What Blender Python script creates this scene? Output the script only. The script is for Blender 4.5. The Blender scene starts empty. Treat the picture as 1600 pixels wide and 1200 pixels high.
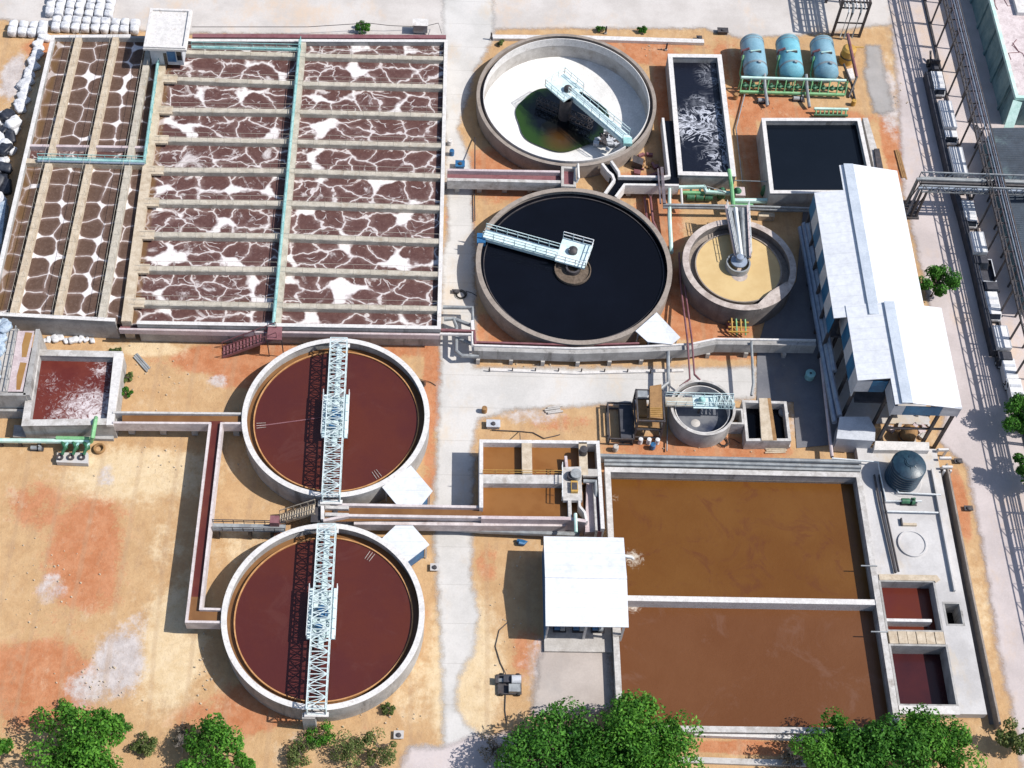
import bpy, math, random
import numpy as np
from mathutils import Vector, Matrix
random.seed(11)
R_ = random.random
U = random.uniform
scene = bpy.context.scene
COL = scene.collection
PI = math.pi

# ---------------------------------------------------------------- camera
F, PIT, ROL, YAW, CH = 2288.01, 0.993363, 0.106727, 0.097987, 192.17
fwd = Vector((math.sin(YAW)*math.cos(PIT), math.cos(YAW)*math.cos(PIT), -math.sin(PIT)))
rt0 = Vector((math.cos(YAW), -math.sin(YAW), 0)); up0 = rt0.cross(fwd)
rt = math.cos(ROL)*rt0 + math.sin(ROL)*up0
upv = -math.sin(ROL)*rt0 + math.cos(ROL)*up0
cam = bpy.data.cameras.new('camera'); cam.sensor_width = 36; cam.lens = F/1600*36
cam.clip_end = 6000; cam.clip_start = 1
co = bpy.data.objects.new('camera', cam); COL.objects.link(co)
co.matrix_world = Matrix(((rt.x, upv.x, -fwd.x, 0), (rt.y, upv.y, -fwd.y, 0), (rt.z, upv.z, -fwd.z, CH), (0, 0, 0, 1)))
scene.camera = co

SZ = 1.3        # metres of height per unit of z used in the survey below
def W(px, py, z=0.0):
    """site survey: where the sight line of a photo point meets the level z (metres)"""
    d = (px-800)/F*rt - (py-600)/F*upv + fwd
    t = (z*SZ-CH)/d.z
    return (d.x*t, d.y*t)
def W3(px, py, z=0.0):
    x, y = W(px, py, z); return (x, y, z)
def WP(pts, z=0.0): return [W(a, b, z) for a, b in pts]
def rectw(pts, z):
    """axis aligned rectangle x0,y0,x1,y1 of four surveyed corners TL TR BR BL"""
    q = WP(pts, z)
    return ((q[0][0]+q[3][0])/2, (q[2][1]+q[3][1])/2, (q[1][0]+q[2][0])/2, (q[0][1]+q[1][1])/2)

# ---------------------------------------------------------------- objects
def tag(o, label=None, cat=None, group=None, kind=None):
    if label: o['label'] = label
    if cat: o['category'] = cat
    if group: o['group'] = group
    if kind: o['kind'] = kind
    return o
def thing(name, label, cat, loc=(0, 0, 0), group=None, rz=0):
    o = bpy.data.objects.new(name, None); COL.objects.link(o)
    o.location = (loc[0], loc[1], loc[2]*SZ); o.rotation_euler = (0, 0, rz); o.empty_display_size = 0.5
    return tag(o, label, cat, group)
def copy_tree(o, parent=None):
    c = o.copy(); COL.objects.link(c)
    if parent: c.parent = parent
    for ch in list(o.children): copy_tree(ch, c)
    return c

class MB:
    def __init__(s): s.v = []; s.f = []
    def add(s, vs, fs):
        n = len(s.v); s.v += [tuple(a) for a in vs]; s.f += [tuple(i+n for i in f) for f in fs]; return s
    def box(s, x0, y0, z0, x1, y1, z1):
        return s.prism([(x0, y0), (x1, y0), (x1, y1), (x0, y1)], z0, z1)
    def prism(s, p, z0, z1):
        a = sum(p[i][0]*p[(i+1) % len(p)][1]-p[(i+1) % len(p)][0]*p[i][1] for i in range(len(p)))
        if a < 0: p = p[::-1]
        n = len(p)
        vs = [(x, y, z0) for x, y in p]+[(x, y, z1) for x, y in p]
        fs = [tuple(range(n))[::-1], tuple(range(n, 2*n))]+[(i, (i+1) % n, n+(i+1) % n, n+i) for i in range(n)]
        return s.add(vs, fs)
    def sheet(s, p, z):
        a = sum(p[i][0]*p[(i+1) % len(p)][1]-p[(i+1) % len(p)][0]*p[i][1] for i in range(len(p)))
        if a < 0: p = p[::-1]
        return s.add([(x, y, z) for x, y in p], [tuple(range(len(p)))])
    def wall(s, path, t, z0, z1, closed=False):
        n = len(path); P = [Vector(q) for q in path]; L = []; Rr = []
        for i in range(n):
            a = P[i-1] if (i > 0 or closed) else None
            b = P[(i+1) % n] if (i < n-1 or closed) else None
            d1 = (P[i]-a).normalized() if a is not None else None
            d2 = (b-P[i]).normalized() if b is not None else None
            if d1 is None: d1 = d2
            if d2 is None: d2 = d1
            n1 = Vector((-d1.y, d1.x)); n2 = Vector((-d2.y, d2.x)); m = (n1+n2)
            if m.length < 1e-4: m = n1
            m = m.normalized(); k = min(3.0, 1/max(.2, m.dot(n1)))
            L.append(P[i]+m*k*t/2); Rr.append(P[i]-m*k*t/2)
        vs = []
        for i in range(n):
            for q, z in ((L[i], z0), (Rr[i], z0), (Rr[i], z1), (L[i], z1)): vs.append((q.x, q.y, z))
        fs = []
        for i in range(n if closed else n-1):
            a = i*4; b = ((i+1) % n)*4
            fs += [(a+3, a+2, b+2, b+3), (a+2, a+1, b+1, b+2), (a, a+3, b+3, b), (a+1, a, b, b+1)]
        if not closed:
            fs += [(0, 1, 2, 3)]; a = (n-1)*4; fs += [(a+3, a+2, a+1, a)]
        return s.add(vs, fs)
    def tube(s, path, r, n=8, caps=True):
        P = [Vector(q) for q in path]; m = len(P); vs = []; fs = []
        for i in range(m):
            d = ((P[min(i+1, m-1)]-P[i]).normalized()+(P[i]-P[max(i-1, 0)]).normalized())
            if d.length < 1e-5: d = Vector((0, 0, 1))
            d.normalize()
            u = d.cross(Vector((0, 0, 1)))
            if u.length < .05: u = d.cross(Vector((0, 1, 0)))
            u.normalize(); w = u.cross(d)
            rr = r[i] if isinstance(r, (list, tuple)) else r
            for k in range(n):
                a = 2*PI*k/n; vs.append(P[i]+(u*math.cos(a)+w*math.sin(a))*rr)
        for i in range(m-1):
            for k in range(n):
                a = i*n+k; b = i*n+(k+1) % n; fs.append((a, b, b+n, a+n))
        if caps: fs += [tuple(range(n))[::-1], tuple(range((m-1)*n, m*n))]
        return s.add(vs, fs)
    def bar(s, a, b, w=.12, h=None):
        a = Vector(a); b = Vector(b); d = (b-a)
        if d.length < 1e-4: return s
        d.normalize(); h = h or w
        u = d.cross(Vector((0, 0, 1)))
        if u.length < .05: u = Vector((1, 0, 0))
        u.normalize(); v = u.cross(d)
        vs = []
        for q in (a, b):
            for i, j in ((-1, -1), (1, -1), (1, 1), (-1, 1)): vs.append(q+u*i*w/2+v*j*h/2)
        return s.add(vs, [(0, 1, 2, 3), (7, 6, 5, 4), (0, 4, 5, 1), (1, 5, 6, 2), (2, 6, 7, 3), (3, 7, 4, 0)])
    def lathe(s, cx, cy, prof, n=64, close=False):
        m = len(prof); vs = []; fs = []
        for k in range(n):
            a = 2*PI*k/n; c, q = math.cos(a), math.sin(a)
            for r, z in prof: vs.append((cx+r*c, cy+r*q, z))
        for k in range(n):
            k2 = (k+1) % n
            for j in range(m if close else m-1):
                j2 = (j+1) % m; fs.append((k*m+j, k2*m+j, k2*m+j2, k*m+j2))
        return s.add(vs, fs)
    def ring(s, cx, cy, r0, r1, z0, z1, n=96):
        return s.lathe(cx, cy, [(r0, z0), (r1, z0), (r1, z1), (r0, z1)], n, True)
    def disc(s, cx, cy, r, z, n=72):
        return s.add([(cx+r*math.cos(2*PI*k/n), cy+r*math.sin(2*PI*k/n), z) for k in range(n)], [tuple(range(n))])
    def rail(s, path, h=1.1, step=2.0, r=.05, mid=True):
        P = [Vector(q) for q in path]
        for a, b in zip(P[:-1], P[1:]):
            L = (b-a).length; n = max(1, int(round(L/step)))
            for z in ((h, h*.5) if mid else (h,)): s.bar(a+Vector((0, 0, z)), b+Vector((0, 0, z)), r*1.8)
            for i in range(n+1):
                q = a+(b-a)*i/n; s.bar(q, q+Vector((0, 0, h)), r*1.8)
        return s
    def build(s, name, mat, parent=None, smooth=False, world=True):
        me = bpy.data.meshes.new(name); me.from_pydata([(a, b, c*SZ) for a, b, c in s.v] if world else s.v, [], s.f); me.update()
        if smooth:
            me.polygons.foreach_set('use_smooth', [True]*len(me.polygons))
            try: me.set_sharp_from_angle(angle=math.radians(38))
            except Exception: pass
        me.materials.append(mat)
        o = bpy.data.objects.new(name, me); COL.objects.link(o)
        if parent:
            o.parent = parent
            if world: o.location = [-c for c in parent.location]
        return o

# ---------------------------------------------------------------- materials
def nt(name):
    m = bpy.data.materials.new(name); m.use_nodes = True
    t = m.node_tree; b = t.nodes['Principled BSDF']
    return m, t, b
def N(t, typ, **kw):
    n = t.nodes.new(typ)
    for k, v in kw.items():
        if k.startswith('i_'):
            key = k[2:]; n.inputs[int(key) if key.isdigit() else key].default_value = v
        else: setattr(n, k, v)
    return n
def rgba(c): return (c[0], c[1], c[2], 1)
def mix(t, fac, a, b, typ='MIX'):
    n = t.nodes.new('ShaderNodeMix'); n.data_type = 'RGBA'; n.blend_type = typ
    for i, q in ((0, fac), (6, a), (7, b)):
        if isinstance(q, (int, float)): n.inputs[i].default_value = q
        elif isinstance(q, (tuple, list)): n.inputs[i].default_value = rgba(q)
        else: t.links.new(q, n.inputs[i])
    return n.outputs[2]
def ramp(t, fac, lo, hi):
    n = t.nodes.new('ShaderNodeMapRange'); n.interpolation_type = 'SMOOTHSTEP'
    n.inputs[1].default_value = lo; n.inputs[2].default_value = hi
    t.links.new(fac, n.inputs[0]); return n.outputs[0]
def noise(t, vec, scale, detail=5, rough=.6):
    n = t.nodes.new('ShaderNodeTexNoise'); n.inputs['Scale'].default_value = scale
    n.inputs['Detail'].default_value = detail; n.inputs['Roughness'].default_value = rough
    t.links.new(vec, n.inputs['Vector']); return n.outputs['Fac']
def math_(t, op, a, b=None):
    n = t.nodes.new('ShaderNodeMath'); n.operation = op
    for i, q in ((0, a), (1, b)):
        if q is None: continue
        if isinstance(q, (int, float)): n.inputs[i].default_value = q
        else: t.links.new(q, n.inputs[i])
    return n.outputs[0]
def pos(t): return t.nodes.new('ShaderNodeNewGeometry').outputs['Position']
def bump(t, b, h, strength=.3, dist=.05):
    n = t.nodes.new('ShaderNodeBump'); n.inputs['Strength'].default_value = strength; n.inputs['Distance'].default_value = dist
    t.links.new(h, n.inputs['Height']); t.links.new(n.outputs[0], b.inputs['Normal'])
def stretch(t, vec, s):
    n = t.nodes.new('ShaderNodeMapping'); n.inputs['Scale'].default_value = s
    t.links.new(vec, n.inputs['Vector']); return n.outputs[0]
def surf(name, c1, c2, scale=.5, rough=.85, stain=None, stain_scale=.25, stain_amt=.6, fine=4.0, vertical=False, metal=0, bmp=.25, lo=.35, hi=.65):
    """weathered surface: two tones, fine grain and patches of dirt"""
    m, t, b = nt(name); p = pos(t)
    v = noise(t, p, scale, 6, .65)
    c = mix(t, ramp(t, v, lo, hi), c1, c2)
    g = noise(t, p, fine, 4, .7)
    c = mix(t, ramp(t, g, .25, .75), mix(t, 1.0, c, (.80, .80, .80), 'MULTIPLY'), c)
    if stain:
        sv = stretch(t, p, (1, 1, .12)) if vertical else p
        q = noise(t, sv, stain_scale, 7, .7)
        f = math_(t, 'MULTIPLY', ramp(t, q, .52, .70), stain_amt)
        c = mix(t, f, c, stain)
    t.links.new(c, b.inputs['Base Color']); b.inputs['Roughness'].default_value = rough; b.inputs['Metallic'].default_value = metal
    if bmp: bump(t, b, g, bmp, .06)
    return m
M = {}
M['concrete'] = surf('weathered_concrete', (.40, .375, .35), (.52, .495, .47), .35, .9, (.20, .165, .13), .30, .55)
M['rim'] = surf('rim_concrete', (.40, .38, .36), (.57, .55, .535), .8, .9, (.22, .18, .15), .7, .65)
M['white_rim'] = surf('painted_rim', (.56, .54, .525), (.72, .70, .69), .9, .85, (.30, .25, .21), .9, .6)
M['dark_wall'] = surf('damp_dark_wall', (.13, .115, .11), (.20, .18, .17), .4, .9, (.06, .05, .05), .5, .7, vertical=True)  # wall tone with shade mixed into it, under streaky stains
M['pinkish_rim'] = surf('pinkish_rim', (.36, .30, .27), (.54, .47, .43), .7, .9, (.20, .15, .12), .6, .6)
M['wall'] = surf('stained_wall', (.30, .29, .28), (.42, .41, .40), .4, .9, (.10, .09, .08), .55, .75, vertical=True)
M['brown_rim'] = surf('brown_rim', (.24, .20, .17), (.34, .29, .25), .5, .9, (.13, .10, .085), .5, .6)
M['walkway'] = surf('walkway_beige', (.45, .365, .265), (.57, .485, .375), .8, .9, (.28, .20, .13), .6, .6)
M['walkway_grey'] = surf('walkway_grey', (.39, .355, .295), (.52, .475, .40), .8, .9, (.26, .20, .14), .6, .6)
M['pink'] = surf('faded_pink_paint', (.46, .37, .38), (.58, .50, .505), .5, .7, (.30, .20, .20), .5, .4)
M['pinkish_white'] = surf('pinkish_whitewash', (.50, .44, .435), (.64, .58, .575), .6, .8, (.28, .21, .19), .8, .55)
M['maroon'] = surf('maroon_paint', (.17, .06, .07), (.25, .11, .12), .6, .6, (.08, .04, .04), .6, .5)
M['teal'] = surf('teal_paint', (.22, .46, .45), (.36, .60, .58), .5, .5, (.14, .22, .2), .6, .4)
M['pale_teal'] = surf('pale_teal_paint', (.50, .64, .64), (.66, .77, .77), .8, .5, (.26, .36, .36), .8, .45)
M['cyan'] = surf('pale_cyan_paint', (.52, .68, .70), (.70, .82, .83), .6, .5, (.36, .42, .42), .5, .4)
M['aqua_steel'] = surf('pale_aqua_steel', (.50, .61, .62), (.66, .74, .75), .8, .5, (.26, .33, .33), .8, .45)
M['white_steel'] = surf('white_steel', (.62, .65, .66), (.76, .78, .79), .8, .5, (.35, .36, .36), .8, .35)
M['blue_paint'] = surf('blue_paint', (.02, .10, .24), (.03, .15, .32), 1.0, .45)
M['roof'] = surf('white_sheet_roof', (.66, .68, .72), (.71, .73, .765), .18, .5, (.58, .58, .60), .30, .4, fine=1.2, bmp=0)
M['skylight'] = surf('ridge_sheet', (.42, .47, .54), (.50, .55, .62), .4, .5, bmp=0)
M['clad_white'] = surf('grey_cladding', (.44, .46, .50), (.54, .56, .60), .6, .5)
M['clad_blue'] = surf('blue_cladding', (.012, .10, .22), (.02, .16, .32), .5, .4)
M['steel'] = surf('dark_steel', (.035, .033, .038), (.07, .062, .065), 1.2, .6, (.11, .06, .04), .8, .5)
M['rack_steel'] = surf('rack_steel', (.10, .085, .10), (.18, .15, .165), 1.0, .6, (.16, .09, .08), .8, .5)
M['grey_pipe'] = surf('grey_pipe', (.22, .235, .25), (.33, .35, .36), .6, .5, (.14, .12, .11), .8, .5)
M['blue_grey'] = surf('blue_grey_pipe', (.20, .24, .32), (.30, .36, .44), .6, .45, (.13, .13, .15), .6, .5)
M['green'] = surf('green_paint', (.14, .38, .16), (.24, .50, .25), .8, .5, (.08, .15, .08), .8, .5)
M['dark_green'] = surf('dark_green_paint', (.02, .10, .05), (.05, .18, .09), 1.5, .55, (.01, .03, .02), .9, .6)
M['rust'] = surf('ochre_rust', (.24, .13, .05), (.36, .20, .08), .8, .8, (.09, .05, .025), .8, .6)
M['tank_blue'] = surf('blue_grey_vessel', (.17, .33, .42), (.24, .41, .50), .35, .42, (.10, .17, .21), .4, .45)
M['tank_blue2'] = surf('bright_blue_vessel', (.12, .36, .46), (.19, .47, .56), .35, .42, (.09, .18, .22), .4, .4)
M['poly'] = surf('dark_blue_plastic', (.010, .030, .055), (.02, .055, .085), .8, .4)
M['plastic_white'] = surf('white_sack_cloth', (.56, .57, .60), (.76, .76, .78), 1.6, .7, (.26, .26, .30), 1.3, .6, bmp=.9)
M['sack_blue'] = surf('blue_grey_sack_cloth', (.20, .28, .38), (.50, .58, .66), 1.0, .6, (.05, .08, .14), 1.0, .6)
M['black_sack'] = surf('black_sack', (.012, .014, .025), (.03, .035, .05), 1.5, .5)
M['white_paint'] = surf('white_vehicle_paint', (.66, .66, .67), (.76, .76, .77), .4, .3, (.45, .44, .43), .4, .3, bmp=0)
M['glass'] = surf('dark_glass', (.012, .014, .02), (.02, .024, .03), .5, .12, bmp=0)
M['rubber'] = surf('black_rubber', (.012, .012, .012), (.025, .025, .025), 2, .8)
M['dark_bed'] = surf('dark_truck_bed', (.03, .032, .045), (.055, .055, .07), 1, .6)
M['teal_wall'] = surf('stained_teal_wall', (.13, .23, .25), (.24, .34, .34), .35, .85, (.02, .035, .05), .45, .9, vertical=True)
M['stained_roof'] = surf('cracked_pale_roof', (.50, .42, .42), (.64, .56, .56), .5, .9, (.26, .20, .21), .35, .7)
M['mint'] = surf('mint_paint', (.45, .68, .60), (.62, .82, .76), .6, .6, (.25, .4, .36), .5, .4)
M['blue_roof'] = surf('dark_corrugated_roof', (.020, .034, .055), (.045, .068, .10), .35, .6, (.10, .16, .17), .25, .7)  # navy tone holds the shade lying over this roof
M['white_floor'] = surf('white_tank_floor', (.66, .65, .63), (.80, .79, .77), .3, .8, (.50, .48, .44), .2, .35)
M['ochre'] = surf('ochre_weir', (.42, .20, .07), (.55, .29, .12), .8, .7)
M['fence_dark'] = surf('dark_fence', (.03, .033, .045), (.06, .06, .075), .8, .7)
M['yellow'] = surf('yellow_paint', (.45, .26, .05), (.55, .33, .08), .8, .5, (.2, .1, .03), .8, .4)
M['bark'] = surf('bark', (.09, .065, .045), (.16, .12, .09), 2, .9)
M['dead'] = surf('dead_wood', (.28, .24, .21), (.40, .35, .31), 2, .9)

def road_mat(name, c1, c2, dust, amt, joint=None, soft=True):
    m, t, b = nt(name); p = pos(t)
    c = mix(t, ramp(t, noise(t, p, .12, 6, .65), .35, .65), c1, c2)
    g = noise(t, p, 3.5, 5, .75)
    c = mix(t, ramp(t, g, .2, .8), mix(t, 1.0, c, (.86, .86, .86), 'MULTIPLY'), c)
    d = noise(t, stretch(t, p, (1, .55, 1)), .10, 8, .72)
    c = mix(t, math_(t, 'MULTIPLY', ramp(t, d, .50, .68), amt), c, dust)
    s = noise(t, p, .55, 6, .8)
    c = mix(t, math_(t, 'MULTIPLY', ramp(t, s, .62, .74), .5), c, (.30, .27, .25))
    if joint:
        sx = t.nodes.new('ShaderNodeSeparateXYZ'); t.links.new(p, sx.inputs[0])
        fr = math_(t, 'FRACT', math_(t, 'DIVIDE', sx.outputs[1], joint))
        c = mix(t, math_(t, 'MULTIPLY', math_(t, 'LESS_THAN', fr, .10/joint), .35), c, (.25, .23, .21))
    if soft:
        a = t.nodes.new('ShaderNodeAttribute'); a.attribute_name = 'edge'
        en = noise(t, p, .40, 8, .75)
        tr = t.nodes.new('ShaderNodeBsdfTransparent'); ms = t.nodes.new('ShaderNodeMixShader')
        out = [n for n in t.nodes if n.type == 'OUTPUT_MATERIAL'][0]
        fade = ramp(t, math_(t, 'ADD', a.outputs['Fac'], math_(t, 'MULTIPLY', math_(t, 'SUBTRACT', en, .5), 1.1)), .20, .80)
        t.links.new(fade, ms.inputs[0]); t.links.new(tr.outputs[0], ms.inputs[1]); t.links.new(b.outputs[0], ms.inputs[2]); t.links.new(ms.outputs[0], out.inputs[0])
    t.links.new(c, b.inputs['Base Color']); b.inputs['Roughness'].default_value = .95
    bump(t, b, g, .3, .05)
    return m
M['road'] = road_mat('pale_concrete_road', (.49, .475, .455), (.58, .56, .54), (.53, .43, .32), .65, 6.0)
M['top_road'] = road_mat('dusty_road', (.47, .435, .41), (.56, .525, .50), (.55, .42, .31), .75)
M['right_road'] = road_mat('pinkish_concrete_road', (.45, .395, .385), (.54, .475, .465), (.53, .40, .30), .7)
M['slab'] = road_mat('apron_concrete', (.42, .405, .40), (.55, .535, .53), (.47, .39, .29), .85, soft=False)
M['yard'] = road_mat('dark_yard_concrete', (.12, .125, .145), (.17, .172, .19), (.19, .16, .14), .5, soft=False)  # dark bluish tone deepens the shed's shadow on the paving
M['gravel'] = road_mat('grey_gravel', (.38, .33, .30), (.46, .405, .37), (.30, .28, .27), .6)
M['pad_grey'] = road_mat('grey_slurry', (.30, .285, .275), (.37, .35, .34), (.42, .36, .30), .4)

def ground_mat():
    m, t, b = nt('laterite_soil'); p = pos(t)
    a = t.nodes.new('ShaderNodeAttribute'); a.attribute_name = 'soil'
    s = t.nodes.new('ShaderNodeSeparateColor'); t.links.new(a.outputs['Color'], s.inputs[0])
    n1 = noise(t, p, .09, 8, .7); n2 = noise(t, p, .45, 7, .72); n3 = noise(t, p, 2.6, 5, .75)
    wob = math_(t, 'ADD', math_(t, 'MULTIPLY', math_(t, 'SUBTRACT', n2, .5), 1.1), math_(t, 'MULTIPLY', math_(t, 'SUBTRACT', n3, .5), .5))
    red = ramp(t, math_(t, 'ADD', s.outputs[0], math_(t, 'ADD', wob, math_(t, 'MULTIPLY', math_(t, 'SUBTRACT', n1, .5), 1.0))), .33, .66)
    gry = ramp(t, math_(t, 'ADD', s.outputs[1], wob), .34, .78)
    pal = ramp(t, math_(t, 'ADD', s.outputs[2], wob), .25, .75)
    c = mix(t, ramp(t, n2, .3, .7), (.43, .265, .135), (.51, .34, .185))
    c = mix(t, red, c, mix(t, ramp(t, n2, .35, .65), (.39, .15, .068), (.47, .22, .115)))
    c = mix(t, pal, c, mix(t, ramp(t, n2, .3, .7), (.56, .42, .25), (.63, .50, .33)))
    c = mix(t, gry, c, mix(t, ramp(t, n2, .35, .65), (.40, .355, .34), (.53, .48, .46)))
    n4 = noise(t, stretch(t, p, (1, .6, 1)), .22, 9, .78)
    c = mix(t, math_(t, 'MULTIPLY', ramp(t, n4, .54, .68), .40), c, (.57, .46, .33))
    c = mix(t, math_(t, 'MULTIPLY', ramp(t, n4, .47, .36), .40), c, (.33, .21, .13))
    # faint wheel tracks across the yard
    wv = N(t, 'ShaderNodeTexWave', i_Scale=.055, i_Distortion=5.0, i_Detail=3.0); wv.inputs['Detail Scale'].default_value = .6; t.links.new(stretch(t, p, (1, .25, 1)), wv.inputs['Vector'])
    c = mix(t, math_(t, 'MULTIPLY', ramp(t, wv.outputs['Fac'], .93, 1.0), .30), c, (.36, .24, .15))
    c = mix(t, math_(t, 'MULTIPLY', ramp(t, n3, .50, .78), .45), c, (.26, .165, .095))
    sp = noise(t, p, .9, 6, .85)
    c = mix(t, math_(t, 'MULTIPLY', ramp(t, sp, .66, .74), .55), c, (.19, .14, .09))
    t.links.new(c, b.inputs['Base Color']); b.inputs['Roughness'].default_value = 1.0
    b.inputs['Specular IOR Level'].default_value = .1
    bump(t, b, noise(t, p, 1.3, 7, .75), .55, .25)
    return m
M['ground'] = ground_mat()

def liquid(name, c1, c2, scale=.08, rough=.22, streak=None, foam=None, foam_at=None, foam_r=4, ripple=.06, spec=.35):
    m, t, b = nt(name); p = pos(t)
    v = noise(t, p, scale, 6, .65)
    c = mix(t, ramp(t, v, .35, .65), c1, c2)
    if streak:
        w = N(t, 'ShaderNodeTexNoise', i_Scale=scale*2.2, i_Detail=8, i_Roughness=.7, i_Distortion=1.6)
        t.links.new(p, w.inputs['Vector'])
        c = mix(t, math_(t, 'MULTIPLY', ramp(t, w.outputs['Fac'], .52, .66), .55), c, streak)
    if foam:
        tot = None
        for q_ in foam_at:
            x, y, r, strength = q_[:4]
            d = N(t, 'ShaderNodeVectorMath', operation='DISTANCE'); t.links.new(p, d.inputs[0]); d.inputs[1].default_value = (x, y, foam_at[0][4] if len(foam_at[0]) > 4 else 0)
            q = math_(t, 'MULTIPLY', ramp(t, d.outputs['Value'], r, 0.0), strength)
            tot = q if tot is None else math_(t, 'MAXIMUM', tot, q)
        fn = N(t, 'ShaderNodeTexNoise', i_Scale=.8, i_Detail=9, i_Roughness=.75, i_Distortion=2.2); t.links.new(p, fn.inputs['Vector'])
        f = ramp(t, math_(t, 'ADD', tot, math_(t, 'MULTIPLY', math_(t, 'SUBTRACT', fn.outputs['Fac'], .5), 1.8)), .45, .95)
        c = mix(t, f, c, foam)
    t.links.new(c, b.inputs['Base Color']); b.inputs['Roughness'].default_value = rough
    b.inputs['Specular IOR Level'].default_value = spec
    bump(t, b, noise(t, p, 1.2, 4, .6), ripple, .15)
    return m
M['red_water'] = liquid('reddish_brown_water', (.074, .018, .016), (.092, .0225, .014), .06, .22, streak=(.098, .032, .026), ripple=.14)
M['brown_water'] = liquid('ochre_brown_water', foam=(.50, .44, .36), foam_at=[(*W(990, 872, -.35), 3.2, .85, -.35), (*W(962, 778, -.35), 1.6, .6)], c1=(.120, .044, .006), c2=(.140, .057, .010), scale=.06, rough=.3, streak=(.095, .028, .010), ripple=.16)
M['brown_water2'] = liquid('reddish_ochre_water', foam=(.50, .44, .38), foam_at=[(*W(990, 946, -.35), 2.6, .8, -.35)], c1=(.118, .042, .012), c2=(.135, .052, .018), scale=.05, rough=.3, streak=(.155, .076, .046), ripple=.16)
M['channel_water'] = liquid('channel_brown_water', (.16, .075, .03), (.20, .10, .04), .3, .35)
M['filter_water'] = liquid('filter_brown_water', (.19, .075, .018), (.23, .10, .028), .2, .35)
M['red_channel'] = liquid('channel_red_water', (.09, .02, .017), (.12, .034, .022), .2, .35)
M['black_water'] = liquid('black_water', (.003, .0035, .006), (.004, .005, .009), .05, .14, ripple=.02, spec=.18)
M['navy_water'] = liquid('dark_navy_water', (.005, .0075, .012), (.007, .010, .016), .05, .15, ripple=.02, spec=.22)
M['slate_water'] = liquid('slate_grey_water', (.025, .032, .06), (.17, .175, .19), .16, .3)
M['tan_water'] = liquid('tan_sludge', (.50, .35, .16), (.56, .41, .20), .25, .55, ripple=.02)
M['dark_red_water'] = liquid('dark_red_water', (.036, .009, .012), (.055, .012, .013), .1, .2)
M['orange_water'] = liquid('orange_red_water', (.105, .02, .008), (.085, .015, .013), .1, .25)
M['ochre_water'] = liquid('ochre_sludge', (.26, .13, .035), (.30, .17, .06), .3, .6)

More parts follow.
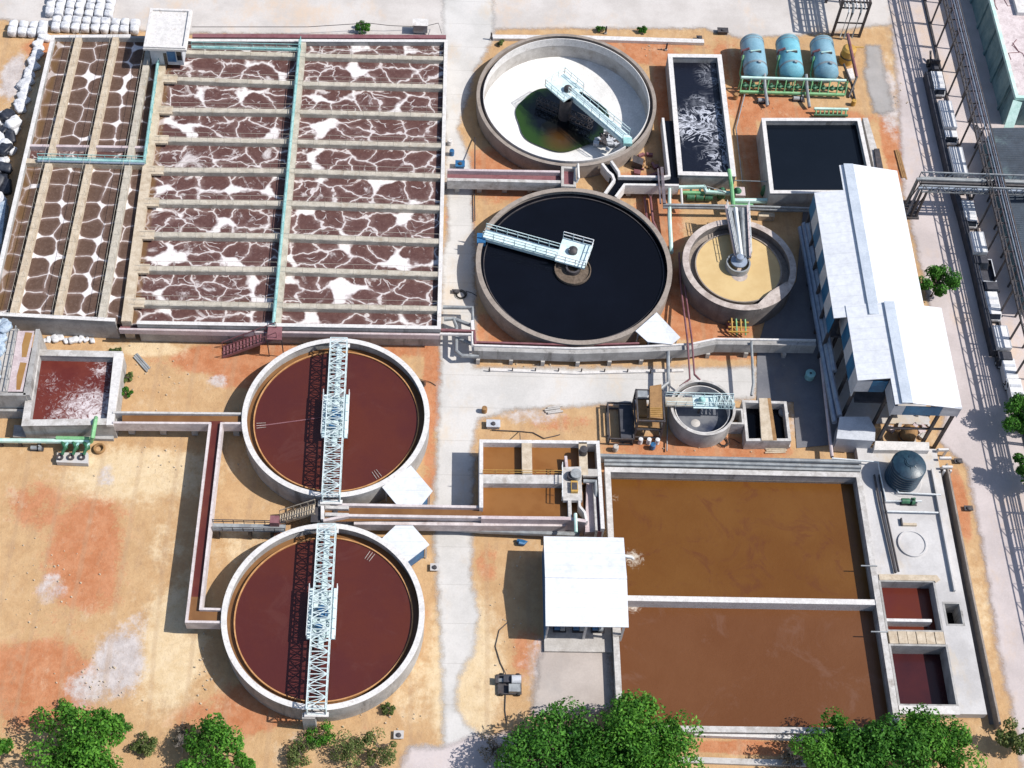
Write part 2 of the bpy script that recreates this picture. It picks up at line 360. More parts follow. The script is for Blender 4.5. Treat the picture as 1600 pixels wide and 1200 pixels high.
def foam_mat(name, sx, sy, rnd, seed, warp, r_lo, r_hi, edge, dark1, dark2, extra=0.0, vary=.55, film=.7):
    """brown aerated liquor with a net of white foam gathered between the rising bubble plumes"""
    m, t, b = nt(name); p = pos(t)
    mp = N(t, 'ShaderNodeMapping'); mp.inputs['Scale'].default_value = (1/sx, 1/sy, 0); mp.inputs['Location'].default_value = (seed*3.7, seed*1.9, 0)
    t.links.new(p, mp.inputs['Vector'])
    wn = N(t, 'ShaderNodeTexNoise', i_Scale=.28, i_Detail=3); t.links.new(p, wn.inputs['Vector'])
    wa = N(t, 'ShaderNodeVectorMath', operation='MULTIPLY_ADD'); t.links.new(wn.outputs['Color'], wa.inputs[0]); wa.inputs[1].default_value = (warp, warp, 0)
    t.links.new(mp.outputs[0], wa.inputs[2])
    v1 = N(t, 'ShaderNodeTexVoronoi', voronoi_dimensions='2D', feature='F1', i_Scale=1.0, i_Randomness=rnd); t.links.new(wa.outputs[0], v1.inputs['Vector'])
    v2 = N(t, 'ShaderNodeTexVoronoi', voronoi_dimensions='2D', feature='DISTANCE_TO_EDGE', i_Scale=1.0, i_Randomness=rnd); t.links.new(wa.outputs[0], v2.inputs['Vector'])
    big = noise(t, p, .16, 4, .6)
    blob = ramp(t, math_(t, 'ADD', v1.outputs['Distance'], math_(t, 'MULTIPLY', math_(t, 'SUBTRACT', big, .5), vary)), r_lo, r_hi)
    ed = math_(t, 'SUBTRACT', 1.0, ramp(t, v2.outputs['Distance'], edge*.35, edge))
    brk = ramp(t, noise(t, p, .5, 4, .6), .30, .48)
    foam = math_(t, 'MAXIMUM', blob, math_(t, 'MULTIPLY', math_(t, 'MULTIPLY', ed, brk), film))
    if extra:
        v3 = N(t, 'ShaderNodeTexVoronoi', voronoi_dimensions='2D', feature='DISTANCE_TO_EDGE', i_Scale=1.9, i_Randomness=1.0); t.links.new(wa.outputs[0], v3.inputs['Vector'])
        e3 = math_(t, 'SUBTRACT', 1.0, ramp(t, v3.outputs['Distance'], .01, .07))
        foam = math_(t, 'MAXIMUM', foam, math_(t, 'MULTIPLY', math_(t, 'MULTIPLY', e3, ramp(t, noise(t, p, .33, 4, .6), .48, .62)), extra))
    if extra:
        dn = N(t, 'ShaderNodeTexNoise', i_Scale=.20, i_Detail=6, i_Roughness=.62, i_Distortion=1.2); t.links.new(p, dn.inputs['Vector'])
        foam = math_(t, 'MAXIMUM', foam, math_(t, 'MULTIPLY', ramp(t, dn.outputs['Fac'], .56, .72), .75))
    fn = noise(t, p, 2.6, 6, .8)
    base = mix(t, ramp(t, noise(t, p, 1.4, 6, .75), .3, .7), dark1, dark2)
    base = mix(t, math_(t, 'MULTIPLY', ramp(t, fn, .52, .74), .35), base, (.30, .23, .21))
    a = t.nodes.new('ShaderNodeAttribute'); a.attribute_name = 'scum'
    sc = ramp(t, math_(t, 'ADD', a.outputs['Fac'], math_(t, 'MULTIPLY', math_(t, 'SUBTRACT', fn, .5), .5)), .35, .75)
    base = mix(t, math_(t, 'MULTIPLY', sc, .8), base, (.135, .075, .03))
    fm = math_(t, 'MULTIPLY', foam, math_(t, 'SUBTRACT', 1.0, math_(t, 'MULTIPLY', sc, .55)))
    # soft bubbly film: thinner and browner at its margins, broken by fine bubbles
    fm = math_(t, 'MULTIPLY', fm, ramp(t, math_(t, 'ADD', fn, math_(t, 'MULTIPLY', fm, .55)), .36, .74))
    halo = ramp(t, v2.outputs['Distance'], .20, .0)
    base = mix(t, math_(t, 'MULTIPLY', halo, .30), base, (.34, .25, .23))
    c = mix(t, fm, base, mix(t, ramp(t, fn, .3, .7), (.58, .53, .52), (.76, .73, .73)))
    t.links.new(c, b.inputs['Base Color']); b.inputs['Roughness'].default_value = .6; b.inputs['Specular IOR Level'].default_value = .25
    bump(t, b, math_(t, 'ADD', math_(t, 'MULTIPLY', foam, .5), fn), .35, .15)
    return m
M['foam_left'] = foam_mat('foam_left', 3.35, 3.6, .40, 1.3, .35, .555, .635, .042, (.078, .044, .031), (.108, .066, .048), vary=.30, film=.62)
M['foam_right'] = foam_mat('foam_right', 4.6, 3.7, .95, 2.9, 1.0, .60, .76, .052, (.078, .034, .031), (.112, .056, .049), extra=.6, vary=.60, film=.72)

def leaf_mat(name, dark, light):
    m, t, b = nt(name)
    g = t.nodes.new('ShaderNodeNewGeometry')
    c = mix(t, g.outputs['Random Per Island'], dark, light)
    q = noise(t, g.outputs['Position'], .45, 3, .6)
    c = mix(t, ramp(t, q, .38, .62), mix(t, 1.0, c, (.55, .62, .5), 'MULTIPLY'), c)
    t.links.new(c, b.inputs['Base Color']); b.inputs['Roughness'].default_value = .6
    b.inputs['Specular IOR Level'].default_value = .2
    tr = t.nodes.new('ShaderNodeBsdfTranslucent'); t.links.new(c, tr.inputs[0])
    ms = t.nodes.new('ShaderNodeMixShader'); ms.inputs[0].default_value = .28
    out = [n for n in t.nodes if n.type == 'OUTPUT_MATERIAL'][0]
    t.links.new(b.outputs[0], ms.inputs[1]); t.links.new(tr.outputs[0], ms.inputs[2]); t.links.new(ms.outputs[0], out.inputs[0])
    return m
M['leaf'] = leaf_mat('bright_green_leaves', (.030, .13, .012), (.15, .36, .045))
M['leaf_dark'] = leaf_mat('deep_green_leaves', (.024, .105, .013), (.11, .30, .04))
M['leaf_olive'] = leaf_mat('dry_olive_leaves', (.05, .10, .02), (.24, .27, .10))
M['leaf_dry'] = leaf_mat('dry_grey_twigs', (.16, .13, .10), (.34, .29, .24))

# ---------------------------------------------------------------- light
world = bpy.data.worlds.new('World'); scene.world = world; world.use_nodes = True
wt = world.node_tree; bg = wt.nodes['Background']
SUN_EL, SUN_AZ = math.radians(50), math.radians(-6)      # azimuth from +X, shadows fall to -X and a little to +Y
sky = wt.nodes.new('ShaderNodeTexSky'); sky.sky_type = 'NISHITA'; sky.sun_disc = False
sky.sun_elevation = SUN_EL; sky.sun_rotation = PI/2 - SUN_AZ
wt.links.new(sky.outputs[0], bg.inputs[0]); bg.inputs[1].default_value = .11
sl = bpy.data.lights.new('sun', 'SUN'); sl.energy = 4.3; sl.angle = math.radians(.5); sl.color = (1, .955, .89)
so = bpy.data.objects.new('sun', sl); COL.objects.link(so)
sd = Vector((math.cos(SUN_EL)*math.cos(SUN_AZ), math.cos(SUN_EL)*math.sin(SUN_AZ), math.sin(SUN_EL)))
so.rotation_euler = sd.to_track_quat('Z', 'Y').to_euler()
so.location = sd*300
vs_ = scene.view_settings; vs_.view_transform = 'Standard'; vs_.look = 'None'; vs_.gamma = 1; vs_.exposure = .38

# ================================================================ SETTING
ZB = 3.6                       # rim of the aeration basin
resc = lambda x, y, z0, z1: (x*(CH-z1*SZ)/(CH-z0), y*(CH-z1*SZ)/(CH-z0))
C1, C2, C3, C4 = resc(-14.54, 116.12, 3.3, 3.4), resc(-14.47, 83.82, 3.3, 3.4), resc(22.48, 146.59, 2.8, 2.8), resc(22.34, 183.89, 2.4, 2.5)
POOL_O = [(950, 734), (1337, 744), (1405, 1143), (978, 1143)]
PZ = 1.3
px0, py0, px1, py1 = 26.4, W(1405, 1143, PZ)[1], 64.65, 108.6
pit_x1 = W(1500, 960, 1.1)[0]
def make_ground():
    fx = np.arange(-125, 150.01, .6); fy = np.arange(40, 290.01, .6)
    ext = np.array([-3000, -1200, -500, -250, -160]); 
    xs = np.concatenate([ext, fx, np.array([190, 300, 600, 1300, 3000])])
    ys = np.concatenate([np.array([-3000, -1200, -500, -150, -20, 15]), fy, np.array([330, 420, 700, 1400, 3500])])
    X, Y = np.meshgrid(xs, ys); nx, ny = len(xs), len(ys)
    Z = .05*np.sin(X*.31+1.3*np.sin(Y*.17))*np.sin(Y*.27+.8*np.sin(X*.23)) - .05
    rng = np.random.default_rng(3)
    Z = Z + rng.normal(0, .012, Z.shape)
    Z[(np.abs(X) > 150) | (Y < 30)] = -.06
    hole = ((X > px0-.1) & (X < px1+.1) & (Y > py0-.1) & (Y < py1+.1)) | ((X > 64) & (X < pit_x1+.3) & (Y > W(1403, 1104, 1.1)[1]-.3) & (Y < W(1392, 905, 1.1)[1]+.5)) | ((X-C4[0])**2+(Y-C4[1])**2 < 15.2**2)
    Z[hole] = -4
    v = np.stack([X, Y, Z], -1).reshape(-1, 3)
    i = np.arange(nx*ny).reshape(ny, nx)
    f = np.stack([i[:-1, :-1], i[:-1, 1:], i[1:, 1:], i[1:, :-1]], -1).reshape(-1, 4)
    me = bpy.data.meshes.new('ground'); me.vertices.add(len(v)); me.vertices.foreach_set('co', v.ravel())
    me.loops.add(f.size); me.loops.foreach_set('vertex_index', f.ravel())
    me.polygons.add(len(f)); me.polygons.foreach_set('loop_start', np.arange(0, f.size, 4)); me.polygons.foreach_set('loop_total', np.full(len(f), 4))
    me.update(); me.validate()
    soil = np.zeros((len(v), 4), np.float32); soil[:, 3] = 1
    B = [  # px, py, rx, ry, channel (0 red, 1 grey, 2 pale), amount
        (395, 560, 70, 45, 0, 1.1), (590, 530, 110, 26, 0, 1.2), (675, 600, 16, 90, 0, .9), (672, 720, 14, 60, 0, .6), (280, 600, 70, 50, 0, .25), (330, 560, 60, 22, 0, 1.0),
        (130, 850, 70, 110, 0, .7), (60, 1050, 100, 60, 0, .8), (60, 790, 60, 45, 0, .6), (150, 930, 55, 40, 0, .6), (400, 1105, 60, 40, 0, 1.0), (70, 1110, 90, 40, 0, .7), (330, 1060, 60, 60, 0, .15),
        (718, 330, 25, 60, 0, .7), (790, 290, 70, 30, 0, .7), (790, 510, 60, 30, 0, .8), (1110, 510, 70, 25, 0, 1.1), (1040, 480, 30, 40, 0, .5), (1020, 300, 40, 35, 0, .5),
        (1040, 120, 20, 70, 0, .4), (1180, 165, 60, 25, 0, 1.0), (1160, 200, 14, 80, 0, .4), (1100, 700, 140, 22, 0, 1.0), (960, 640, 30, 40, 0, .4), (870, 660, 70, 16, 0, .55), (1130, 555, 80, 10, 0, .7),
        (830, 1020, 40, 60, 0, .6), (1150, 730, 180, 8, 0, .8), (1180, 1168, 110, 12, 0, 1.0), (1500, 790, 14, 60, 0, .8), (1395, 230, 16, 60, 0, 1.0), (760, 880, 20, 40, 0, .5), (660, 980, 20, 100, 0, .35),
        (1010, 85, 60, 18, 0, .8), (800, 100, 40, 25, 0, .3), (75, 75, 40, 16, 0, .7),
        (1165, 190, 16, 110, 0, 1.1), (1040, 160, 18, 90, 0, .9), (1010, 290, 60, 25, 0, .9), (1030, 350, 40, 60, 0, 1.0), (1060, 470, 40, 50, 0, .9), (1130, 100, 20, 40, 0, .7), (960, 68, 160, 10, 0, .7), (780, 255, 50, 24, 0, .9), (720, 440, 20, 40, 0, .3), (1250, 740, 120, 10, 0, .7), (950, 770, 10, 60, 0, .9), (1250, 180, 120, 16, 0, .8),
        (90, 980, 110, 60, 0, .42), (200, 830, 60, 70, 0, .38), (330, 720, 30, 60, 0, .2), (110, 730, 70, 30, 0, .4), (420, 1100, 90, 40, 0, .8), (300, 1120, 60, 30, 0, .5), (250, 560, 60, 25, 0, .4), (560, 1130, 90, 30, 0, .3),
        (185, 1035, 45, 60, 1, .85), (140, 1075, 45, 35, 1, .7), (165, 745, 17, 24, 1, .6), (340, 595, 18, 13, 1, .65), (80, 920, 28, 30, 1, .6), (215, 975, 22, 30, 1, .5),
        (895, 1050, 75, 70, 1, .9), (1385, 150, 24, 70, 1, .7), (20, 120, 22, 40, 1, .9), (830, 650, 60, 16, 1, .6), (480, 1150, 60, 30, 1, .4), (1000, 650, 50, 40, 1, .4), (1440, 740, 40, 30, 1, .6), (1230, 640, 60, 60, 1, .5),
        (215, 740, 130, 45, 2, .8), (270, 1010, 55, 110, 2, .8), (390, 850, 60, 40, 2, .5), (725, 1050, 60, 130, 2, .9), (645, 1070, 40, 60, 2, .5), (790, 560, 60, 12, 2, .5), (50, 150, 25, 40, 2, .7), (230, 545, 60, 12, 2, .9), (1000, 20, 500, 25, 2, .5), (1430, 130, 40, 120, 2, .6), (260, 850, 50, 60, 2, .45), (30, 1000, 70, 30, 2, .25), (1500, 950, 60, 120, 2, .5)]
    for (a, b, rx, ry, ch, am) in B:
        cx, cy = W(a, b); ex = abs(W(a+rx, b)[0]-cx); ey = abs(W(a, b-ry)[1]-cy)
        d = np.sqrt(((v[:, 0]-cx)/ex)**2+((v[:, 1]-cy)/ey)**2)
        soil[:, ch] = np.maximum(soil[:, ch], am*np.clip(1.35-d, 0, 1)) if am < .5 else np.maximum(soil[:, ch], am*np.clip((1.45-d)/.9, 0, 1))
    soil = np.clip(soil, 0, 1)
    at = me.attributes.new('soil', 'FLOAT_COLOR', 'POINT'); at.data.foreach_set('color', soil.ravel())
    me.polygons.foreach_set('use_smooth', np.ones(len(f), bool))
    me.materials.append(M['ground'])
    o = bpy.data.objects.new('ground', me); COL.objects.link(o); tag(o, kind='structure')
make_ground()

def rough_poly(pts, amp=.5, step=1.6, seed=1):
    rg = random.Random(seed); out = []
    n = len(pts)
    for i in range(n):
        a = Vector(pts[i]); b = Vector(pts[(i+1) % n]); L = (b-a).length; k = max(1, int(L/step))
        nn = Vector((-(b-a).y, (b-a).x)).normalized(); off = 0
        for j in range(k):
            off = off*.7+rg.uniform(-amp, amp)*.5
            if j == 0: off = 0
            q = a+(b-a)*j/k+nn*off; out.append((q.x, q.y))
    return out
def sheet(name, pts, z, mat, amp=.5, seed=1, rough=True):
    """sheet laid on the soil; where rough, its margin (attribute edge) is dusted over with soil"""
    if not rough:
        return tag(MB().sheet(WP(pts, z), z).build(name, mat), kind='structure')
    P = np.array(WP(pts, z)); st = .5
    xs = np.arange(P[:, 0].min()-1, P[:, 0].max()+1, st); ys = np.arange(P[:, 1].min()-1, P[:, 1].max()+1, st)
    X, Y = np.meshgrid(xs, ys); inside = np.zeros(X.shape, bool); dist = np.full(X.shape, 1e9)
    for k in range(len(P)):
        (ax, ay), (bx, by) = P[k-1], P[k]
        c = ((ay > Y) != (by > Y)) & (X < (bx-ax)*(Y-ay)/(by-ay+1e-12)+ax); inside ^= c
        L2 = (bx-ax)**2+(by-ay)**2+1e-9; t = np.clip(((X-ax)*(bx-ax)+(Y-ay)*(by-ay))/L2, 0, 1)
        dist = np.minimum(dist, np.hypot(X-ax-t*(bx-ax), Y-ay-t*(by-ay)))
    sd_ = np.where(inside, dist, -dist)
    keep = sd_ > -1.2; idx = np.full(X.shape, -1); idx[keep] = np.arange(keep.sum())
    q = np.stack([idx[:-1, :-1], idx[:-1, 1:], idx[1:, 1:], idx[1:, :-1]], -1).reshape(-1, 4); q = q[(q >= 0).all(1)]
    v = np.stack([X[keep], Y[keep], np.full(keep.sum(), z)], -1)
    me = bpy.data.meshes.new(name); me.from_pydata(v.tolist(), [], q.tolist()); me.update()
    a = me.attributes.new('edge', 'FLOAT', 'POINT'); a.data.foreach_set('value', np.clip(sd_[keep]/2.4+.5, 0, 1).astype(np.float32))
    me.materials.append(mat); o = bpy.data.objects.new(name, me); COL.objects.link(o)
    return tag(o, kind='structure')
sheet('road', [(692, -60), (770, -60), (772, 60), (742, 110), (715, 200), (737, 262), (737, 300), (742, 400), (742, 575), (1182, 574), (1182, 622), (1000, 630), (930, 632), (800, 640), (746, 655), (738, 700), (738, 830), (735, 900), (748, 960), (742, 1010), (716, 1060), (712, 1110), (760, 1165), (700, 1240), (630, 1240), (640, 1168), (694, 1166), (690, 1000), (682, 900), (678, 800), (684, 700), (688, 560), (690, 400), (700, 370), (694, 200)], .046, M['road'], .35, 2)
sheet('top_road', [(-150, -60), (1600, -60), (1480, 30), (1370, 40), (1280, 52), (1160, 60), (1100, 44), (790, 44), (690, 58), (640, 56), (300, 52), (240, 48), (60, 40), (-20, 26), (-160, 20)], .038, M['top_road'], .5, 3)
sheet('right_road', [(1385, -60), (1700, -60), (1720, 400), (1780, 1240), (1600, 1240), (1588, 1140), (1558, 1000), (1536, 860), (1512, 730), (1468, 690), (1480, 640), (1462, 520), (1440, 420), (1412, 300), (1404, 150)], .042, M['right_road'], .4, 4)
sheet('gravel_ground', [(850, 1003), (948, 1006), (956, 1110), (900, 1112), (832, 1120), (838, 1060)], .034, M['gravel'], .6, 5)
sheet('paved_yard', [(1255, 328), (1300, 320), (1352, 690), (1245, 700), (1240, 628), (1183, 626), (1183, 545), (1196, 500), (1244, 440)], .060, M['yard'], .1, 6, False)  # real paving, its colour darkened where the shed's shadow falls
sheet('slurry_patch', [(1355, 70), (1375, 72), (1382, 110), (1396, 172), (1380, 178), (1366, 175), (1352, 120)], .050, M['pad_grey'], .5, 7)
sheet('path', [(690, 1168), (742, 1150), (900, 1140), (905, 1240), (600, 1240), (640, 1170)], .054, M['right_road'], .2, 8)

# kerb behind the empty clarifier
def kerb(name, pts, z0, z1, t, mat, kind='structure'):
    o = MB().wall(WP(pts, z1), t, z0, z1).build(name, mat); return tag(o, kind=kind)

# ================================================================ AERATION BASIN
def build_basin():
    T = thing('aeration_basin', 'huge grey concrete aeration basin full of brown frothing lanes', 'aeration basin', (-34, 164, 0))
    P = lambda a, b, z=ZB: W(a, b, z)
    L = lambda p, q, f: (p[0]+(q[0]-p[0])*f, p[1]+(q[1]-p[1])*f)
    TL, TM, TMR, TR, BR, BM, BM2, BL = P(83, 57), P(258, 58), P(300, 63), P(697, 64), P(686, 512), P(214, 504), P(180, 500), P(-17, 490)
    MB().wall([TM, TMR, TR, BR, BM], .55, 0, ZB).build('outer_wall', M['wall'], T)
    MB().wall([BM2, BL, TL, TM], .55, 0, ZB+.004).build('outer_wall', M['wall'], T)
    MB().wall([TM, TMR, TR, BR, BM], .62, ZB-.01, ZB+.05).build('coping', M['white_rim'], T)
    MB().wall([BM2, BL, TL, (TM[0]-6, TM[1])], .66, ZB-.01, ZB+.05).build('coping', M['white_rim'], T)
    m0, m1 = P(257, 62), P(197, 502); d0, d1 = P(473, 66), P(432, 509)
    w = [(P(123, 57), P(20, 491)), (P(181, 57), P(89, 494)), (P(236, 57), P(158, 498))]
    MB().wall([m0, m1], 1.5, 0, ZB+.01).build('divider_walkway', M['walkway'], T)
    MB().wall([d0, d1], 1.2, 0, ZB+.012).build('divider_walkway', M['walkway_grey'], T)
    for k, (a, b) in enumerate(w):
        MB().wall([a, b], 1.1, 0, ZB+.006).build('lane_walkway', M['walkway'] if k < 2 else M['walkway_grey'], T)
        r = MB()
        n = Vector((b[1]-a[1], a[0]-b[0])).normalized()*.52
        for s in (-1, 1): r.rail([(a[0]+n.x*s, a[1]+n.y*s, ZB), (b[0]+n.x*s, b[1]+n.y*s, ZB)], 1.0, 2.4, .02, False)
        r.build('handrail', M['walkway_grey'], T)
    # cross walls of the left block
    t0, t1 = P(47, 227), P(234, 230); c0, c1 = P(41, 251), P(231, 256)
    MB().wall([t0, t1], .5, 0, ZB+.002).build('cross_wall', M['pink'], T)
    MB().wall([c0, c1], 1.0, 0, ZB+.003).build('cross_wall', M['walkway'], T)
    # rows of the right block
    yl = [80, 122, 171, 217, 265, 315, 366, 419, 472]; ym = [86, 130, 174, 221, 267, 317.5, 369, 421, 477]; yr = [91, 135, 180, 227, 275, 325, 377, 428.5, 482]
    fm = lambda y: (y-62)/(502-62); fd = lambda y: (y-66)/(509-66); fr = lambda y: (y-64)/(512-64)
    Lrow, Mrow, Rrow = [], [], []
    for a, b, c in zip(yl, ym, yr):
        q = P(258-(a-100)*.153, a); q2 = P(473-(b-68)*.0934, b); q3 = P(697-(c-64)*.0246, c)
        Lrow.append(q); Mrow.append(q2); Rrow.append(q3)
    for i in range(9):
        MB().wall([Lrow[i], Mrow[i]], 1.0, 0, ZB-.02+.001*i).build('row_walkway', M['walkway_grey'], T)
        MB().wall([Mrow[i], Rrow[i]], 1.0, 0, ZB-.03+.001*i).build('row_walkway', M['walkway_grey'], T)
        r = MB()
        for s in (-.48, .48):
            r.rail([(Lrow[i][0]+1, Lrow[i][1]+s, ZB-.03), (Mrow[i][0]-.7, Mrow[i][1]+s, ZB-.03)], 1.0, 2.6, .02, False)
            r.rail([(Mrow[i][0]+.7, Mrow[i][1]+s, ZB-.03), (Rrow[i][0]-.4, Rrow[i][1]+s, ZB-.03)], 1.0, 2.6, .02, False)
        r.build('handrail', M['walkway_grey'], T)
    # landing tabs where rows meet the divider
    for i in range(1, 9):
        q = Lrow[i]; MB().box(q[0]-.2, q[1]-.9, ZB-.3, q[0]+2.4, q[1]+.9, ZB+.02).build('landing', M['walkway'], T)
    # liquid lanes
    def lane(name, quad, z, mat, edges):
        """quad: a(bl) b(br) c(tr) d(tl); scum attribute is 1 along the listed sides"""
        nx, ny = 24, 24; vs = []; sc = []
        wd = max(.1, (Vector(quad[1])-Vector(quad[0])).length); ht = max(.1, (Vector(quad[3])-Vector(quad[0])).length)
        for j in range(ny+1):
            for i in range(nx+1):
                u, v = i/nx, j/ny
                p = L(L(quad[0], quad[1], u), L(quad[3], quad[2], u), v); vs.append((p[0], p[1], z))
                s = 0
                if 'S' in edges: s = max(s, 1.5-(v*ht)/1.25)
                if 'E' in edges: s = max(s, 1.5-((1-u)*wd)/1.3)
                if 'W' in edges: s = max(s, 1.5-(u*wd)/1.6)
                sc.append(max(0, min(1, s)))
        fs = [(j*(nx+1)+i, j*(nx+1)+i+1, (j+1)*(nx+1)+i+1, (j+1)*(nx+1)+i) for j in range(ny) for i in range(nx)]
        o = MB().add(vs, fs).build(name, mat, T)
        a = o.data.attributes.new('scum', 'FLOAT', 'POINT'); a.data.foreach_set('value', sc)
        return o
    zl = ZB-.75
    lin = [(TL, BL)]+w+[(m0, m1)]
    # intersection parameters of the cross walls along each line
    for k in range(4):
        (a0, a1), (b0, b1) = lin[k], lin[k+1]
        cut = []
        for (a, b) in ((a0, a1), (b0, b1)):
            f1 = (a[1]-t0[1])/(a[1]-b[1]); f2 = (a[1]-c0[1])/(a[1]-b[1]); cut.append((L(a, b, f1), L(a, b, f2)))
        lane('aerated_liquor', (cut[0][0], cut[1][0], b0, a0), zl, M['foam_left'], 'E' if k else 'EW')
        lane('trough_liquor', (cut[0][1], cut[1][1], cut[1][0], cut[0][0]), zl-.1, M['foam_right'], 'SE')
        lane('aerated_liquor', (a1, b1, cut[1][1], cut[0][1]), zl, M['foam_left'], 'E' if k else 'EW')
    A = [m0]+Lrow+[m1]; D = [d0]+Mrow+[d1]; E = [TR]+Rrow+[BR]
    A = [L(m0, m1, (m0[1]-q[1])/(m0[1]-m1[1])) for q in A]
    for i in range(10):
        lane('aerated_liquor', (A[i+1], D[i+1], D[i], A[i]), zl, M['foam_right'], 'SW' if i < 9 else 'W')
        lane('aerated_liquor', (D[i+1], E[i+1], E[i], D[i]), zl, M['foam_right'], 'S' if i < 9 else '')
    # launder along the near wall
    la = [P(186, 514, 2.9), P(430, 519, 2.9), P(687, 523, 2.9)]
    MB().wall(la, .35, 2.1, 2.95).build('launder_wall', M['pink'], T)
    lb = [(x, y+.75) for x, y in la]
    MB().wall(lb, 1.2, 2.0, 2.5).build('launder_trough', M['maroon'], T)
    # teal air mains with their handrails
    def main(name, p, q, side):
        a = Vector((p[0], p[1], ZB+.35)); b = Vector((q[0], q[1], ZB+.35))
        MB().tube([a, b], .27, 8).build('air_main', M['teal'], T, True)
        mb = MB(); mb.rail([(p[0]+side[0], p[1]+side[1], ZB), (q[0]+side[0], q[1]+side[1], ZB)], 1.1, 2.2, .045)
        mb.build('handrail', M['teal'], T)
    s1 = Vector(m1)-Vector(m0); f = (m0[1]-c1[1])/(m0[1]-m1[1])
    pa, pb = L(m0, m1, .10), L(m0, m1, f)
    main('a', (pa[0]-.5, pa[1]), (pb[0]-.5, pb[1]), (.25, 0))
    main('b', (d0[0]-.45, d0[1]), (d1[0]-.45, d1[1]), (.2, 0))
    main('c', (c0[0]+2, c0[1]), (c1[0]-.4, c1[1]), (0, .35))
    MB().tube([(c0[0]+2, c0[1]-.35, ZB+.3), (c1[0]-.4, c1[1]-.35, ZB+.3)], .14, 6).build('air_main', M['blue_grey'], T, True)
    q0, q1 = P(300, 77), P(470, 81)
    main('d', q0, (q1[0], q1[1]), (0, .35))
    # top launder band
    a, b = P(300, 52), P(697, 54)
    MB().wall([a, b], .9, 0, ZB-.4).build('outer_trough', M['maroon'], T)
    return T
build_basin()

def build_kiosk():
    x0, y0, x1, y1 = rectw([(236, 14), (300, 15), (292, 77), (221, 76)], 7.0)
    T = thing('control_kiosk', 'white flat roofed control cabin with blue windows standing on the aeration basin corner', 'cabin', ((x0+x1)/2, (y0+y1)/2, ZB))
    a, b, c, d = x0+.9, y0+.7, x1-1.0, y1-.6
    MB().box(a, b, ZB+.02, c, d, 6.6).build('wall', M['clad_white'], T)
    r = MB().box(x0, y0, 6.6, x1, y1, 6.95); r.build('roof', M['white_rim'], T)
    MB().wall([(x0+.35, y0+.35), (x1-.35, y0+.35), (x1-.35, y1-.35), (x0+.35, y1-.35)], .45, 6.95, 7.2, True).build('parapet', M['white_rim'], T)
    MB().sheet([(x0+.6, y0+.6), (x1-.6, y0+.6), (x1-.6, y1-.6), (x0+.6, y1-.6)], 6.957).build('roof_screed', M['pad_grey'], T)
    wd = c-a
    MB().box(a+wd*.52, b-.05, ZB+.6, a+wd*.78, b+.02, 6.3).build('window', M['blue_paint'], T)
    MB().box(a+wd*.82, b-.05, ZB+.9, a+wd*.97, b+.02, 6.3).build('window', M['glass'], T)
    MB().box(a+wd*.4, b-.05, ZB+.05, a+wd*.5, b+.02, 5.7).build('door', M['glass'], T)
    MB().box(a-.05, b+1.2, ZB+1, a+.02, d-1.2, 5.9).build('window', M['blue_paint'], T)
build_kiosk()

# ================================================================ CLARIFIERS
def truss(x0, y0, x1, y1, w, z0, z1, n, top=True, r=.085):
    """box truss between two points, chords at z0 and z1"""
    a = Vector((x0, y0, 0)); b = Vector((x1, y1, 0)); d = (b-a); L = d.length; d.normalize(); s = Vector((d.y, -d.x, 0))*w/2
    mb = MB(); up = Vector((0, 0, 1))
    for k in (-1, 1):
        for z in (z0, z1): mb.bar(a+s*k+up*z, b+s*k+up*z, r*2)
        for i in range(n+1):
            q = a+d*L*i/n+s*k; mb.bar(q+up*z0, q+up*z1, r*1.5)
            if i < n:
                q2 = a+d*L*(i+1)/n+s*k
                if i % 2: mb.bar(q+up*z0, q2+up*z1, r*1.4)
                else: mb.bar(q+up*z1, q2+up*z0, r*1.4)
    for i in range(n+1):
        q = a+d*L*i/n
        for z in ((z0, z1) if top else (z0,)): mb.bar(q-s+up*z, q+s+up*z, r*1.5)
        if i < n and top:
            q2 = a+d*L*(i+1)/n; k = 1 if i % 2 else -1
            mb.bar(q+s*k+up*z1, q2-s*k+up*z1, r*1.4)
    return mb
